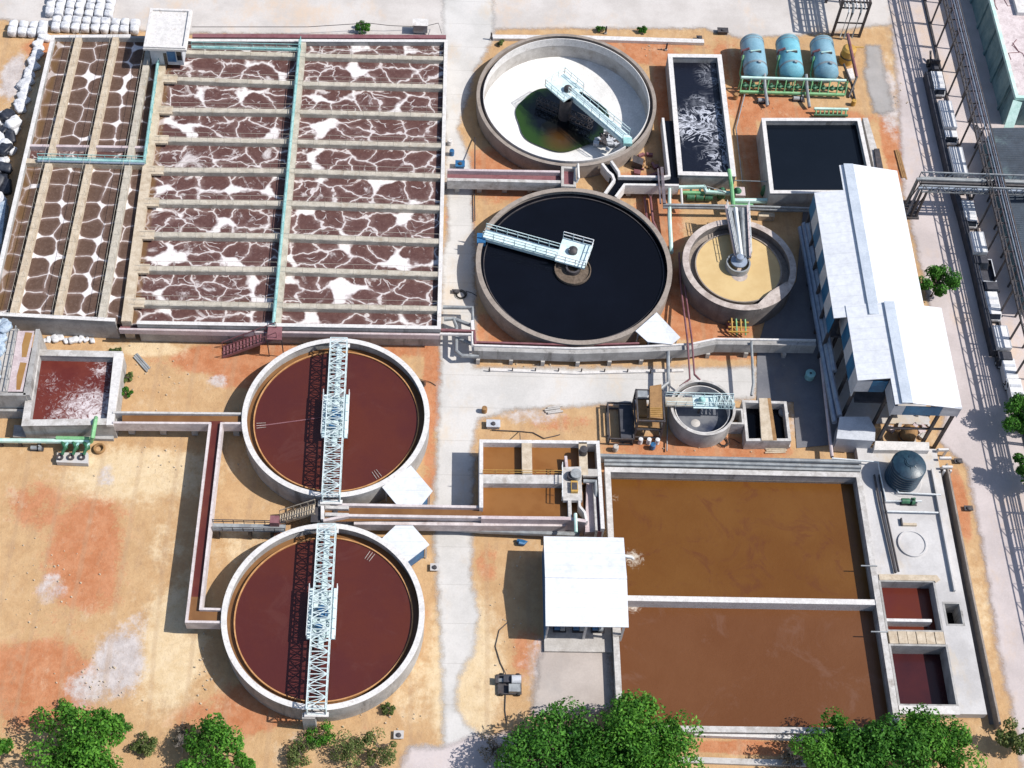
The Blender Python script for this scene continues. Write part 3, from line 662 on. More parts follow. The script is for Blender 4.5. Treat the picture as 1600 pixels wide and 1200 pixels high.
def red_clarifier(c, R, H, label, seed):
    cx, cy = c
    T = thing('clarifier', label, 'clarifier', (cx, cy, 0), 'round red water clarifiers with truss bridges')
    MB().ring(cx, cy, R-.5, R, 0, H-.06, 128).build('tank_wall', M['wall'], T, True)
    MB().ring(cx, cy, R-.72, R+.06, H-.06, H, 128).build('rim', M['white_rim'], T, True)
    MB().ring(cx, cy, R-1.55, R-.5, H-2.2, H-1.45, 128).build('launder', M['channel_water'], T, True)
    MB().ring(cx, cy, R-1.72, R-1.54, H-2.0, H-.95, 128).build('weir', M['ochre'], T, True)
    MB().disc(cx, cy, R-1.6, H-1.12, 128).build('water', M['red_water'], T)
    # bridge: long walkway along the tank, slightly skewed
    top, bot = (W(530, 534, H+.9), W(517, 779, H+.9)) if seed == 1 else (W(511, 824, H+.9), W(494, 1112, H+.9))
    d = (Vector(bot)-Vector(top)).normalized(); s = Vector((d.y, -d.x))
    B = truss(*top, *bot, 2.5, H+.15, H+1.75, 17, True, .075)
    B2 = truss(*top, *bot, 2.5, H+.15, H+1.78, 34, True, .05); B.add(B2.v, B2.f); br = B.build('bridge_truss', M['aqua_steel'], T)
    deck = MB(); P = lambda f, o: tuple(Vector(top)+(Vector(bot)-Vector(top))*f+s*o)
    deck.prism([P(0, -.42), P(.66, -.42), P(.66, .42), P(0, .42)], H+.12, H+.2).build('walkway_deck', M['pale_teal'], T)
    for k in (-1.6, 1.6):
        pl = MB().prism([P(.33, k-.34), P(.61, k-.34), P(.61, k+.34), P(.33, k+.34)], H+.1, H+.2); pl.build('side_platform', M['cyan'], T)
        MB().rail([(*P(.33, k*1.2), H+.2), (*P(.61, k*1.2), H+.2)], 1.1, 1.6, .05).build('handrail', M['white_steel'], T)
    MB().prism([P(.34, -1.4), P(.60, -1.4), P(.60, 1.4), P(.34, 1.4)], H+.02, H+.1).build('centre_platform', M['pale_teal'], T)
    q = P(.47, 0); dr = MB(); dr.lathe(q[0], q[1], [(0, H+.1), (.85, H+.1), (.85, H+.75), (.5, H+1.0), (.5, H+1.5), (0, H+1.55)], 20); dr.build('gearbox', M['blue_paint'], T, True)
    q2 = P(.52, .3); MB().tube([(q2[0]-.5, q2[1]-.6, H+.6), (q2[0]+.4, q2[1]-1.0, H+.6)], .32, 10).build('motor', M['blue_paint'], T, True)
    MB().lathe(cx+.2, cy, [(1.6, H-2.2), (1.6, H-.6), (1.45, H-.6), (1.45, H-2.2)], 40).build('feed_well', M['maroon'], T, True)
    # end supports on the wall
    for f in (0.0, 1.0):
        e = P(f, 0); MB().prism([P(f-.012, -1.6), P(f+.012, -1.6), P(f+.012, 1.6), P(f-.012, 1.6)], H+.0, H+.16).build('bridge_seat', M['white_rim'], T)
    # scraper arm just breaking the surface, and scum baffle
    ang = PI+.12 if seed == 1 else .95
    if seed == 1: MB().bar((cx-1.5, cy+.5, H-1.08), (cx+math.cos(ang)*(R-2.4), cy+math.sin(ang)*(R-2.4), H-1.08), .16, .06).build('scraper_arm', M['maroon'], T)
    for a0 in ((PI+.08, -1.0) if seed == 1 else (.98,)):
        k = MB()
        for j in range(3):
            a = a0+j*.035; k.bar((cx+math.cos(a)*(R-2.0), cy+math.sin(a)*(R-2.0), H-1.05), (cx+math.cos(a)*(R-3.4), cy+math.sin(a)*(R-3.4), H-1.05), .06, .05)
        k.build('scum_scraper', M['pinkish_rim'], T)
    # buttress under the near end of the bridge
    e = P(1.0, 0); MB().box(e[0]-1.9, e[1]-.5, 0, e[0]-.2, e[1]+.3, H-.08).build('buttress', M['wall'], T)
    return T
red_clarifier(C1, 13.93, 3.4, 'upper round clarifier of red water close below the frothing aeration basin, truss bridge across', 1)
red_clarifier(C2, 13.88, 3.4, 'lower round clarifier of red water nearest the green shrubs, truss bridge across', 2)

def dark_clarifier():
    cx, cy = C3; R, H = 16.0, 2.8
    T = thing('clarifier', 'large round clarifier filled with black water, half bridge reaching its centre', 'clarifier', (cx, cy, 0))
    MB().ring(cx, cy, R-.45, R, 0, H-.05, 128).build('tank_wall', M['brown_rim'], T, True)
    MB().ring(cx, cy, R-.75, R+.05, H-.05, H, 128).build('rim', M['brown_rim'], T, True)
    MB().ring(cx, cy, R-1.35, R-1.2, H-1.5, H-.62, 128).build('weir', M['steel'], T, True)
    MB().disc(cx, cy, R-.5, H-.75, 128).build('water', M['black_water'], T)
    z = H+.3
    a = W(757, 364, z); b = W(872, 396, z)
    d = (Vector(b)-Vector(a)).normalized(); s = Vector((-d.y, d.x))
    Q = lambda p, f, o: tuple(Vector(p)+d*f+s*o)
    Lb = (Vector(b)-Vector(a)).length
    MB().prism([Q(a, 0, -.85), Q(a, Lb, -.85), Q(a, Lb, .85), Q(a, 0, .85)], H+.1, z).build('walkway_deck', M['cyan'], T)
    for o in (-.9, .9):
        MB().rail([(*Q(a, 0, o), z), (*Q(a, Lb, o), z)], 1.1, 1.8, .055).build('handrail', M['pale_teal'], T)
        MB().bar((*Q(a, 0, o), H-.15), (*Q(a, Lb, o), H-.15), .12, .5).build('bridge_girder', M['pale_teal'], T)
    c = W(897, 396, z); pl = [Q(c, -2.6, -2.4), Q(c, 2.5, -2.4), Q(c, 2.5, 2.6), Q(c, -2.6, 2.6)]
    MB().prism(pl, H+.05, z+.02).build('centre_platform', M['cyan'], T)
    loop = [(x, y, z) for x, y in pl]; MB().rail([loop[3], loop[2], loop[1], loop[0]], 1.15, 1.6, .055).build('handrail', M['white_steel'], T)
    MB().lathe(c[0]-.2, c[1]+.3, [(0, z), (.75, z), (.75, z+.5), (.4, z+.7), (0, z+.75)], 18).build('gearbox', M['steel'], T, True)
    MB().tube([(c[0]-.9, c[1]+.2, z+.35), (c[0]-.2, c[1]+.5, z+.35)], .25, 8).build('motor', M['grey_pipe'], T, True)
    w = W(895, 421, H-.5)
    MB().lathe(w[0], w[1], [(0, H-.62), (2.8, H-.62), (2.85, H-.4), (3.0, H-.4), (3.0, H-1.2)], 40).build('feed_well', M['bark'], T, True)
    MB().ring(w[0], w[1], .9, 1.2, H-1.2, H+.0, 24).build('centre_column', M['steel'], T, True)
    # rim bracket where the bridge lands
    e = W(752, 374, H); MB().box(e[0]-.7, e[1]-.8, H-.6, e[0]+.7, e[1]+1.2, H+.12).build('bridge_seat', M['blue_paint'], T)
dark_clarifier()

def empty_clarifier():
    cx, cy = C4; R, H = 15.9, 2.5
    T = thing('clarifier', 'drained round clarifier with white floor and a dark green pool left in it', 'clarifier', (cx, cy, 0))
    MB().ring(cx, cy, R-.5, R, 0, H-.05, 128).build('tank_wall', M['brown_rim'], T, True)
    MB().ring(cx, cy, R-.55, R+.06, H-.05, H, 128).build('rim', M['brown_rim'], T, True)
    MB().ring(cx, cy, R-1.15, R-.5, H-1.3, H-.7, 128).build('launder', M['steel'], T, True)
    MB().ring(cx, cy, R-1.25, R-1.12, H-1.3, H-.02, 128).build('weir', M['white_rim'], T, True)
    MB().ring(cx, cy, R-1.2, R-.49, -1.2, H-1.3, 128).build('inner_wall', M['concrete'], T, True)
    MB().lathe(cx, cy, [(0.01, -2.1), (6, -1.75), (R-1.1, -1.0)], 128).build('floor', M['white_floor'], T, True)
    pc = W(877, 188, -1.62); pts = []
    rg = random.Random(4)
    for k in range(90):
        a = 2*PI*k/90; r = 1+.03*math.sin(3*a+1)+.025*math.sin(7*a)
        pts.append((pc[0]+8.3*r*math.cos(a), pc[1]+7.6*r*math.sin(a)))
    m, t, b = nt('green_black_pool'); p = pos(t)
    d = N(t, 'ShaderNodeVectorMath', operation='DISTANCE'); t.links.new(p, d.inputs[0]); d.inputs[1].default_value = (pc[0]+1.4, pc[1]+1.2, -1.5)
    nz = noise(t, p, .30, 5, .6)
    f = math_(t, 'ADD', d.outputs['Value'], math_(t, 'MULTIPLY', math_(t, 'SUBTRACT', nz, .5), 5))
    c = mix(t, ramp(t, f, 5.4, 9.0), (.002, .003, .005), (.020, .050, .007))
    d2 = N(t, 'ShaderNodeVectorMath', operation='DISTANCE'); t.links.new(p, d2.inputs[0]); d2.inputs[1].default_value = (pc[0]-.6, pc[1]-5.6, -1.5)
    c = mix(t, math_(t, 'MULTIPLY', ramp(t, d2.outputs['Value'], 4.2, .5), .55), c, (.10, .045, .008))
    t.links.new(c, b.inputs['Base Color']); b.inputs['Roughness'].default_value = .12
    MB().sheet(pts, -1.3).build('pool', m, T)
    z = H+.25
    a = W(978, 214, z); b_ = W(893, 142, z); d = (Vector(b_)-Vector(a)).normalized(); s = Vector((-d.y, d.x)); Lb = (Vector(b_)-Vector(a)).length
    Q = lambda p, f, o: tuple(Vector(p)+d*f+s*o)
    MB().prism([Q(a, -.8, -.75), Q(a, Lb, -.75), Q(a, Lb, .75), Q(a, -.8, .75)], H+.02, z).build('walkway_deck', M['cyan'], T)
    for o in (-.8, .8):
        MB().rail([(*Q(a, 0, o), z), (*Q(a, Lb, o), z)], 1.1, 1.9, .05).build('handrail', M['pale_teal'], T)
        MB().bar((*Q(a, 0, o), H-.3), (*Q(a, Lb, o), H-.3), .14, .6).build('bridge_girder', M['pale_teal'], T)
    c0 = W(882, 137, z); pl = [Q(c0, -2.3, -2.4), Q(c0, 2.6, -2.4), Q(c0, 2.6, 2.3), Q(c0, -2.3, 2.3)]
    MB().prism(pl, H+.0, z+.02).build('centre_platform', M['cyan'], T)
    loop = [(x, y, z) for x, y in pl]; MB().rail([loop[0], loop[1], loop[2], loop[3]], 1.1, 1.6, .05).build('handrail', M['pale_teal'], T)
    mq = W(887, 141, z); MB().lathe(mq[0], mq[1], [(0, z), (.7, z), (.7, z+.5), (.35, z+.8), (0, z+.85)], 18).build('gearbox', M['steel'], T, True)
    MB().lathe(cx, cy, [(1.1, -2.1), (1.1, H)], 24).build('centre_column', M['steel'], T, True)
    # rake arms hanging in the pool
    for ang in (-.5, PI-.5):
        tr = truss(cx, cy, cx+math.cos(ang)*5.5, cy+math.sin(ang)*5.5, 1.0, -1.0, .2, 7, True, .05); tr.build('rake_arm', M['steel'], T)
    e = W(977, 222, H); MB().box(e[0]-.4, e[1]-.9, H-.1, e[0]+1.1, e[1]+.5, H+.5).build('bridge_seat', M['teal'], T)
    return T
empty_clarifier()
# sodden rubbish piled on the white floor beside the bridge
def rubble(name, label, cat, cpx, z, n, spread, size, mats, group=None, seed=1):
    rg = random.Random(seed); c = W(*cpx, z); T = thing(name, label, cat, (c[0], c[1], z), group)
    for mi, m in enumerate(mats):
        for k in range(n):
            x, y = c[0]+rg.gauss(0, spread[0]), c[1]+rg.gauss(0, spread[1]); s = size*rg.uniform(.5, 1.3); a = rg.uniform(0, PI); hh = rg.uniform(.2, .9)*size
            u, v = math.cos(a)*s, math.sin(a)*s; w_ = rg.uniform(.3, .8)
            MB().prism([(x-u+v*w_, y-v-u*w_), (x+u+v*w_, y+v-u*w_), (x+u*.7-v*w_, y+v*.9+u*w_), (x-u-v*w_, y-v+u*w_)], z-.05, z+hh).build('scrap_piece', m, T)
rubble('debris_heap', 'heap of pale and dark rubbish on the white floor under the clarifier bridge', 'debris', (955, 218), -.9, 16, (1.5, 1.1), .5, [M['clad_white'], M['steel']], seed=3)

def thickener():
    H = 3.6; c = W(1155.5, 412, H); cx, cy, R = c[0], c[1], 9.3
    T = thing('sludge_thickener', 'small round thickener tank of tan sludge with steel feed bridge', 'thickener', (cx, cy, 0))
    MB().ring(cx, cy, R-.9, R, 0, H-.05, 96).build('tank_wall', M['dark_wall'], T, True)  # darkness of the shade side put into the whole wall colour
    MB().ring(cx, cy, R-1.0, R+.05, H-.05, H, 96).build('rim', M['pinkish_rim'], T, True)
    MB().ring(cx, cy, R-2.35, R-2.15, 1.0, H-.7, 96).build('weir', M['brown_rim'], T, True)
    MB().ring(cx, cy, R-2.2, R-.85, .6, H-1.3, 96).build('launder', M['brown_rim'], T, True)
    MB().disc(cx, cy, R-2.3, H-.85, 96).build('sludge', M['tan_water'], T)
    z = H+.9
    ctr = W(1156, 404, z)
    for a, b, r, m in (((1140, 325), (1155, 401), .28, 'grey_pipe'), ((1149, 326), (1158, 401), .38, 'white_steel'), ((1159, 326), (1163, 401), .28, 'grey_pipe')):
        p, q = W(*a, z), W(*b, z); MB().tube([(p[0], p[1], z), (q[0], q[1], z)], r, 10).build('feed_pipe', M[m], T, True)
    for a, b in (((1134, 322), (1150, 402)), ((1168, 322), (1172, 402))):
        p, q = W(*a, z-.4), W(*b, z-.4); MB().bar((p[0], p[1], z-.4), (q[0], q[1], z-.4), .35, .5).build('bridge_girder', M['pink'], T)
        MB().rail([(p[0], p[1], z-.2), (q[0], q[1], z-.2)], 1.0, 1.8, .045).build('handrail', M['white_steel'], T)
    p, q = W(1136, 324, z-.5), W(1171, 403, z-.5)
    a, b = W(1136, 324, z-.5), W(1167, 324, z-.5); e, f = W(1151, 402, z-.5), W(1171, 402, z-.5)
    MB().prism([a, b, f, e], z-.62, z-.5).build('walkway_deck', M['grey_pipe'], T)
    MB().lathe(ctr[0], ctr[1], [(2.0, H-1.0), (2.0, H+.1), (1.75, H+.1), (1.75, H-1.0)], 32).build('feed_well', M['grey_pipe'], T, True)
    MB().lathe(ctr[0], ctr[1], [(0, H+.3), (1.35, H+.3), (1.35, H+.5), (.6, H+.6), (.6, H+1.3), (0, H+1.4)], 24).build('gearbox', M['blue_grey'], T, True)
    MB().disc(ctr[0]+.2, ctr[1]-1.6, 1.35, H-.84, 30).build('froth', M['pinkish_rim'], T)
    # concrete landing on the lower right of the rim
    MB().prism(WP([(1183, 476), (1204, 455), (1229, 440), (1231, 452), (1205, 476), (1190, 482)], H+.02), H-.3, H+.02).build('rim_landing', M['pinkish_rim'], T)
thickener()

def small_clarifier():
    c = W(1098.5, 636.5, 3.0); cx, cy = c; R, H = 4.9, 3.0
    T = thing('settling_tank', 'little round settling tank, nearly empty, crossed by a pale walkway', 'settling tank', (cx, cy, 0))
    MB().ring(cx, cy, R-.22, R, 0, H, 72).build('tank_wall', M['wall'], T, True)
    MB().ring(cx, cy, R-.28, R+.12, H, H+.06, 72).build('rim', M['rim'], T, True)
    MB().ring(cx, cy, R-.75, R-.62, .5, H-.35, 72).build('weir', M['white_rim'], T, True)
    MB().ring(cx, cy, R-.65, R-.2, .4, H-.7, 72).build('launder', M['steel'], T, True)
    MB().disc(cx, cy, R-.7, H-1.7, 60).build('water', M['slate_water'], T)
    MB().lathe(cx-.9, cy-1.5, [(0, H-1.6), (.6, H-1.63), (.8, H-1.75)], 24).build('sludge_bank', M['concrete'], T, True)
    z = H+.4
    a, b = W(1040, 629, z), W(1145, 628, z)
    y = (a[1]+b[1])/2
    MB().box(a[0], y-.85, z-.1, b[0]-4.0, y+.85, z).build('walkway_deck', M['walkway_grey'], T)
    MB().box(cx-1.6, y-1.1, z-.06, cx+2.2, y+1.3, z+.03).build('centre_platform', M['cyan'], T)
    truss(cx+1.5, y, b[0], y, 1.7, z-.2, z+.55, 5, True, .06).build('bridge_truss', M['pale_teal'], T)
    MB().rail([(a[0], y+.85, z), (b[0], y+.85, z)], 1.0, 1.4, .045).build('handrail', M['pale_teal'], T)
    MB().rail([(a[0], y-.85, z), (b[0], y-.85, z)], 1.0, 1.4, .045).build('handrail', M['pale_teal'], T)
    MB().lathe(cx-.3, y+.1, [(0, z), (.55, z), (.55, z+.5), (.3, z+.8), (0, z+.85)], 16).build('gearbox', M['teal'], T, True)
    MB().tube([(cx-.3, y, z), (cx-.3, y-.2, .6)], .22, 8).build('drive_shaft', M['steel'], T, True)
    e = W(1150, 650, 2.2); MB().wall([(e[0]-.8, e[1]-1.3), (e[0]+1.0, e[1]-1.3), (e[0]+1.0, e[1]+1.2), (e[0]-.8, e[1]+1.2)], .3, 0, 2.2, True).build('outlet_box', M['rim'], T)
small_clarifier()

# ================================================================ RECTANGULAR TANKS
def tank(name, label, cat, pts, H, t, liq, mat, dz=1.0, cop=None, base=0.0):
    q = WP(pts, H); cx = sum(a for a, b in q)/len(q); cy = sum(b for a, b in q)/len(q)
    T = thing(name, label, cat, (cx, cy, 0))
    MB().wall(q, t, base, H, True).build('tank_wall', M['wall'] if mat is None else mat, T)
    MB().wall(q, t+.1, H, H+.06, True).build('rim', cop or M['rim'], T)
    MB().sheet(q, H-dz).build('water', liq, T)
    return T, q
# black aerated tank
fq = W(1062, 190, 1.6)
def churned():
    m, t, b = nt('black_water_churned_to_foam'); p = pos(t); tot = None
    for (a, c, r, k) in ((1088, 197, 6, 1.0), (1112, 188, 6.5, .95), (1126, 214, 5, .9), (1130, 248, 5, .8), (1118, 118, 4.5, .45), (1068, 192, 2.6, 1.3), (1100, 168, 4.5, .6)):
        d = N(t, 'ShaderNodeVectorMath', operation='DISTANCE'); t.links.new(p, d.inputs[0]); d.inputs[1].default_value = (*W(a, c, 1.6), 1.6*SZ)
        q = math_(t, 'MULTIPLY', ramp(t, d.outputs['Value'], r, r*.3), k); tot = q if tot is None else math_(t, 'MAXIMUM', tot, q)
    w1 = N(t, 'ShaderNodeTexNoise', i_Scale=.26, i_Detail=5, i_Roughness=.58, i_Distortion=3.2); t.links.new(p, w1.inputs['Vector'])
    ridge = math_(t, 'SUBTRACT', 1.0, ramp(t, math_(t, 'ABSOLUTE', math_(t, 'SUBTRACT', w1.outputs['Fac'], .5)), .008, .05))
    film = ramp(t, noise(t, p, .30, 6, .7), .46, .66)
    f = math_(t, 'MULTIPLY', tot, math_(t, 'MAXIMUM', ridge, math_(t, 'MULTIPLY', film, .45)))
    c = mix(t, f, (.005, .006, .013), (.50, .52, .58)); t.links.new(c, b.inputs['Base Color']); b.inputs['Roughness'].default_value = .3
    bump(t, b, w1.outputs['Fac'], .4, .3)
    return m
M['black_foam'] = churned()
T, q = tank('aerated_tank', 'long narrow concrete tank of black water churned into grey foam', 'tank', [(1047, 87), (1124, 88), (1146, 273), (1063, 271)], 2.6, .75, M['black_foam'], None, 1.0, M['white_rim'])
# dark holding tank
T, q = tank('holding_tank', 'square concrete tank of still dark navy water beside the white roof', 'tank', [(1193, 187), (1342, 187), (1366, 300), (1206, 300)], 3.8, .6, M['navy_water'], None, .8, M['white_rim'])
MB().prism(WP([(1348, 184), (1356, 184), (1388, 290), (1372, 290)], 3.0), 0, 3.0).build('side_ledge', M['rim'], T)
MB().prism(WP([(1366, 232), (1374, 232), (1381, 268), (1371, 268)], 3.3), 2.0, 3.3).build('inspection_box', M['steel'], T)

# left foaming pit with its taller neighbour
M['pit_foam'] = liquid('dark_red_water_with_foam', (.10, .018, .014), (.135, .03, .02), .25, .4, foam=(.62, .57, .58), foam_at=[(*W(140, 645, 2.0), 13, .78, 2.6), (*W(160, 575, 2.0), 5, .65), (*W(150, 660, 2.0), 3.2, 1.6), (*W(105, 650, 2.0), 8, .66), (*W(80, 600, 2.0), 6, .5)], ripple=.12)
T, q = tank('foaming_pit', 'square concrete pit of dark red water with white froth by the green valves', 'tank', [(57, 551), (186, 554), (172, 659), (40, 661)], 3.0, 1.0, M['pit_foam'], None, 1.1, M['rim'])
MB().prism(WP([(178, 551), (193, 552), (177, 664), (166, 664)], 3.08), 2.7, 3.08).build('broad_rim', M['white_rim'], T)
MB().prism(WP([(22, 664), (178, 668), (177, 686), (20, 682)], .5), 0, .5).build('plinth', M['wall'], T)
def side_channel():
    H = 4.2
    q = WP([(30, 515), (56, 515), (38, 615), (6, 615)], H); T = thing('screening_channel', 'tall grey concrete channel with two ochre sludge strips at the left edge of the photo', 'channel', (q[3][0], q[3][1], 0))
    MB().prism(WP([(56, 514), (62, 514), (46, 617), (36, 617)], H), 0, H).build('side_wall', M['wall'], T)
    MB().prism(WP([(-60, 612), (40, 614), (40, 618), (-60, 618)], H), 0, H).build('front_wall', M['wall'], T)
    MB().prism(WP([(-30, 513), (30, 514), (12, 613), (-60, 613)], H-.3), 0, H-.3).build('deck', M['concrete'], T)
    MB().sheet(WP([(28, 517), (54, 517), (36, 612), (12, 612)], H-.22), H-.22).build('channel_bed', M['pink'], T)
    for a, b in ((519, 558), (566, 609)):
        f = lambda y: 28-(y-517)*.17
        g = lambda y: 54-(y-517)*.19
        pts = [(f(a)+12, a), (g(a)-3, a+1), (g((a+b)/2)-4, (a+b)/2), (g(b)-5, b), (f(b)+13, b), (f((a+b)/2)+10, (a+b)/2)]
        MB().sheet(WP(pts, H-.21), H-.21).build('ochre_sludge', M['ochre_water'], T)
    MB().rail([(*W(28, 517, H-.25), H-.25), (*W(10, 612, H-.25), H-.25)], 1.1, 2.2, .05).build('handrail', M['grey_pipe'], T)
    MB().wall(WP([(-40, 640), (36, 641), (42, 660)], 1.6), .4, 0, 1.6).build('lower_wall', M['wall'], T)
side_channel()

# ================================================================ EQUALISATION POOL AND SLUDGE PITS
def pool():
    T = thing('equalisation_pool', 'big sunken concrete pool of ochre brown water in two cells', 'pool', ((px0+px1)/2, (py0+py1)/2, 0))
    ym = (W(985, 932, PZ)[1]+W(1365, 943, PZ)[1])/2
    MB().wall([(px0, py0), (px1, py0), (px1, py1), (px0, py1)], .75, -4, PZ, True).build('pool_wall', M['wall'], T)
    MB().wall([(px0, py0), (px1, py0), (px1, py1), (px0, py1)], .85, PZ, PZ+.05, True).build('coping', M['rim'], T)
    MB().box(px0+.38, ym-.42, -4, px1-.38, ym+.42, PZ-.03).build('dividing_wall', M['white_rim'], T)
    MB().sheet([(px0, ym), (px1, ym), (px1, py1), (px0, py1)], -.35).build('water', M['brown_water'], T)
    MB().sheet([(px0, py0), (px1, py0), (px1, ym), (px0, ym)], -.36).build('water', M['brown_water2'], T)
    MB().wall([(px0+.385, py0+.385), (px1-.385, py0+.385), (px1-.385, py1-.385), (px0+.385, py1-.385)], .03, -.6, .05, True).build('tide_mark', M['brown_rim'], T)
    # pale crumbled edge of soil on the wall head, far side
    for k, (x, y) in enumerate(((px1-.2, W(1362, 885, PZ)[1]), (px1-.2, W(1380, 988, PZ)[1]))):
        MB().bar((x-1.6, y, PZ+.1), (x+.8, y, PZ+.1), .16).build('outlet_pipe', M['grey_pipe'], T)
    y = W(1340, 1116, PZ)[1]
    return ym
ymid = pool()
def pits():
    z = 1.1
    T = thing('sludge_pits', 'pale concrete apron with red pits beside the brown pool', 'apron', (75, 95, 0))
    X0 = px1+.43
    A = rectw([(1392, 907), (1459, 909), (1473, 986), (1388, 986)], z); Bq = rectw([(1388, 1008), (1478, 1008), (1497, 1102), (1403, 1102)], z)
    C = rectw([(1475, 942), (1500, 942), (1506, 976), (1479, 977)], z)
    A = (X0+.3, A[1], A[2], A[3]); Bq = (X0+.3, Bq[1], Bq[2], Bq[3])
    XR = W(1510, 950, z)[0]; XR2 = (W(1467, 731, z)[0]+W(1547, 1132, z)[0])/2
    ytop = W(1390, 700, z)[1]; ybot = W(1450, 1116, z)[1]
    XM = (A[2]+Bq[2])/2
    # apron in pieces around the openings
    s = MB()
    s.box(X0, A[3], -.2, XR2, ytop, z)
    s.box(XM, Bq[1]-1.2, -.2, XR2, C[1], z); s.box(C[2], C[1], -.2, XR2, C[3], z); s.box(XM, C[1], -.2, C[0], C[3], z); s.box(XM, C[3], -.2, XR2, A[3], z)
    s.build('apron_slab', M['slab'], T)
    for (q, liq, dz) in ((A, M['orange_water'], 1.6), (Bq, M['dark_red_water'], 2.2), (C, M['black_water'], 2.4)):
        MB().wall([(q[0], q[1]), (q[2], q[1]), (q[2], q[3]), (q[0], q[3])], .3, -4, z+.02, True).build('pit_wall', M['wall'], T)
        MB().sheet([(q[0], q[1]), (q[2], q[1]), (q[2], q[3]), (q[0], q[3])], z-dz).build('water', liq, T)
    yb = W(1430, 968, z)[1]; MB().box(A[0], yb-.2, -1.5, A[2]-1.2, yb+.25, z-.25).build('cross_beam', M['white_rim'], T)
    mb = MB(); n = 6
    for k in range(n):
        xa = A[0]+(A[2]-A[0])*k/n; mb.box(xa+.05, Bq[3]+.15, .1, xa+(A[2]-A[0])/n-.05, A[1]-.15, z+.12+.05*(k % 2))
    mb.build('capping_blocks', M['walkway'], T)
    MB().box(X0+.2, Bq[1]-1.3, -.6, XM+.2, Bq[1]-.1, z+.06).build('front_kerb', M['white_rim'], T)
    # rough mortar edge round the upper pit
    MB().wall([(A[0], A[3]+.5), (A[2]+.3, A[3]+.5), (A[2]+.6, A[3])], .9, z, z+.12).build('mortar_edge', M['walkway'], T)
    # round lid cast in the slab
    c = W(1425, 850, z); MB().lathe(c[0], c[1], [(0, z+.10), (1.9, z+.10), (1.95, z+.22), (2.15, z+.22), (2.2, z)], 40).build('round_lid', M['slab'], T, True)
    m = W(1415, 816, z); MB().box(m[0]-.6, m[1]-.7, z, m[0]+1.5, m[1]-.3, z+.3).build('kerb_stub', M['walkway'], T)
    MB().box(m[0]-.8, m[1]-.7, z, m[0]-.6, m[1]+.5, z+.35).build('kerb_stub', M['steel'], T)
    xr = (W(1457, 735, z)[0]+W(1488, 925, z)[0])/2
    MB().box(xr-.12, W(1488, 925, z)[1], z, xr+.12, W(1457, 735, z)[1], z+.45).build('cable_duct', M['slab'], T)
pits()
def line(name, label, cat, runs, mat, group=None, r=.16):
    """a run of pipe lines: each a polyline of (px, py, z)"""
    q = W3(*runs[0][0]); T = thing(name, label, cat, (q[0], q[1], 0), group)
    for run in runs:
        rr = r
        if isinstance(run[-1], float): rr = run[-1]; run = run[:-1]
        MB().tube([W3(*p) for p in run], rr, 8).build('pipe', mat, T, True)
    return T
def posts(T, spots, mat, r=.12, name='support'):
    for (a, b, z) in spots:
        x, y = W(a, b, z); MB().box(x-r, y-r, 0, x+r, y+r, z-.05).build(name, mat, T)
line('drain_pipes', 'pair of dark pipes lying along the pale apron beside the brown pool', 'pipes', [[(1366, 742, 1.4), (1374, 785, 1.4), (1399, 895, 1.4)], [(1374, 742, 1.4), (1382, 790, 1.4), (1404, 893, 1.4)]], M['steel'], None, .17)
line('water_pipe', 'thin white water pipe bent round the blue plastic tank', 'pipe', [[(1300, 716, 1.9), (1372, 722, 1.9), (1384, 783, 1.6), (1440, 783, 1.6)], [(1392, 745, 1.5), (1404, 770, 1.5), (1470, 773, 1.5)], [(1386, 799, 1.5), (1466, 801, 1.5)]], M['white_steel'], None, .13)
def pump(px, py, z, label, mat, size=1.0, name='pump', rz=0, group=None):
    x, y = W(px, py, z); T = thing(name, label, 'pump', (x, y, z), group, rz)
    MB().box(-1*size, -.4*size, 0, 1.1*size, .4*size, .12).build('base_frame', M['steel'], T, False, False)
    MB().tube([(-.9*size, 0, .5*size), (.1*size, 0, .5*size)], .36*size, 12).build('motor', mat, T, True, False)
    MB().tube([(.1*size, 0, .5*size), (.35*size, 0, .5*size)], .16*size, 8).build('coupling', M['steel'], T, True, False)
    MB().tube([(.35*size, 0, .48*size), (.75*size, 0, .48*size)], .46*size, 14).build('casing', mat, T, True, False)
    MB().tube([(.55*size, 0, .5*size), (.55*size, 0, 1.25*size)], .15*size, 8).build('outlet', mat, T, True, False)
    return T
pump(1418, 786, 1.1, 'dark green pump on the apron just below the blue plastic tank', M['dark_green'], 1.2)

def poly_tank():
    x, y = W(1408, 748, 1.1); T = thing('water_tank', 'dark blue ribbed plastic water tank with domed lid on the apron', 'water tank', (x, y, 1.1))
    prof = [(0, 0), (2.5, 0)]
    z = 0
    for k in range(7):
        prof += [(2.48, z+.14), (2.62, z+.24), (2.62, z+.44), (2.48, z+.54)]; z += .62
    prof += [(2.45, 4.38), (1.7, 4.75), (.8, 4.9), (.8, 5.05), (0, 5.07)]
    MB().lathe(0, 0, prof, 48).build('tank_body', M['poly'], T, True, False)
    MB().lathe(0, 0, [(0, 5.2), (.62, 5.17), (.66, 5.06)], 24).build('lid', M['poly'], T, True, False)
    mb = MB()
    for k in range(8):
        a = k*PI/4; mb.bar((math.cos(a)*.8, math.sin(a)*.8, 4.95), (math.cos(a)*2.35, math.sin(a)*2.35, 4.45), .14, .1)
    mb.build('top_ribs', M['poly'], T, False, False)
    MB().lathe(0, 0, [(0, -.02), (3.1, -.02), (3.2, .02), (3.1, .1), (0, .1)], 40).build('plinth', M['slab'], T, True, False)
poly_tank()
def wall_thing(name, label, cat, pts, z0, z1, t, mat, kindpart=None):
    q = WP(pts, z1); o = MB().wall(q, t, z0, z1).build(name, mat); return tag(o, label, cat)
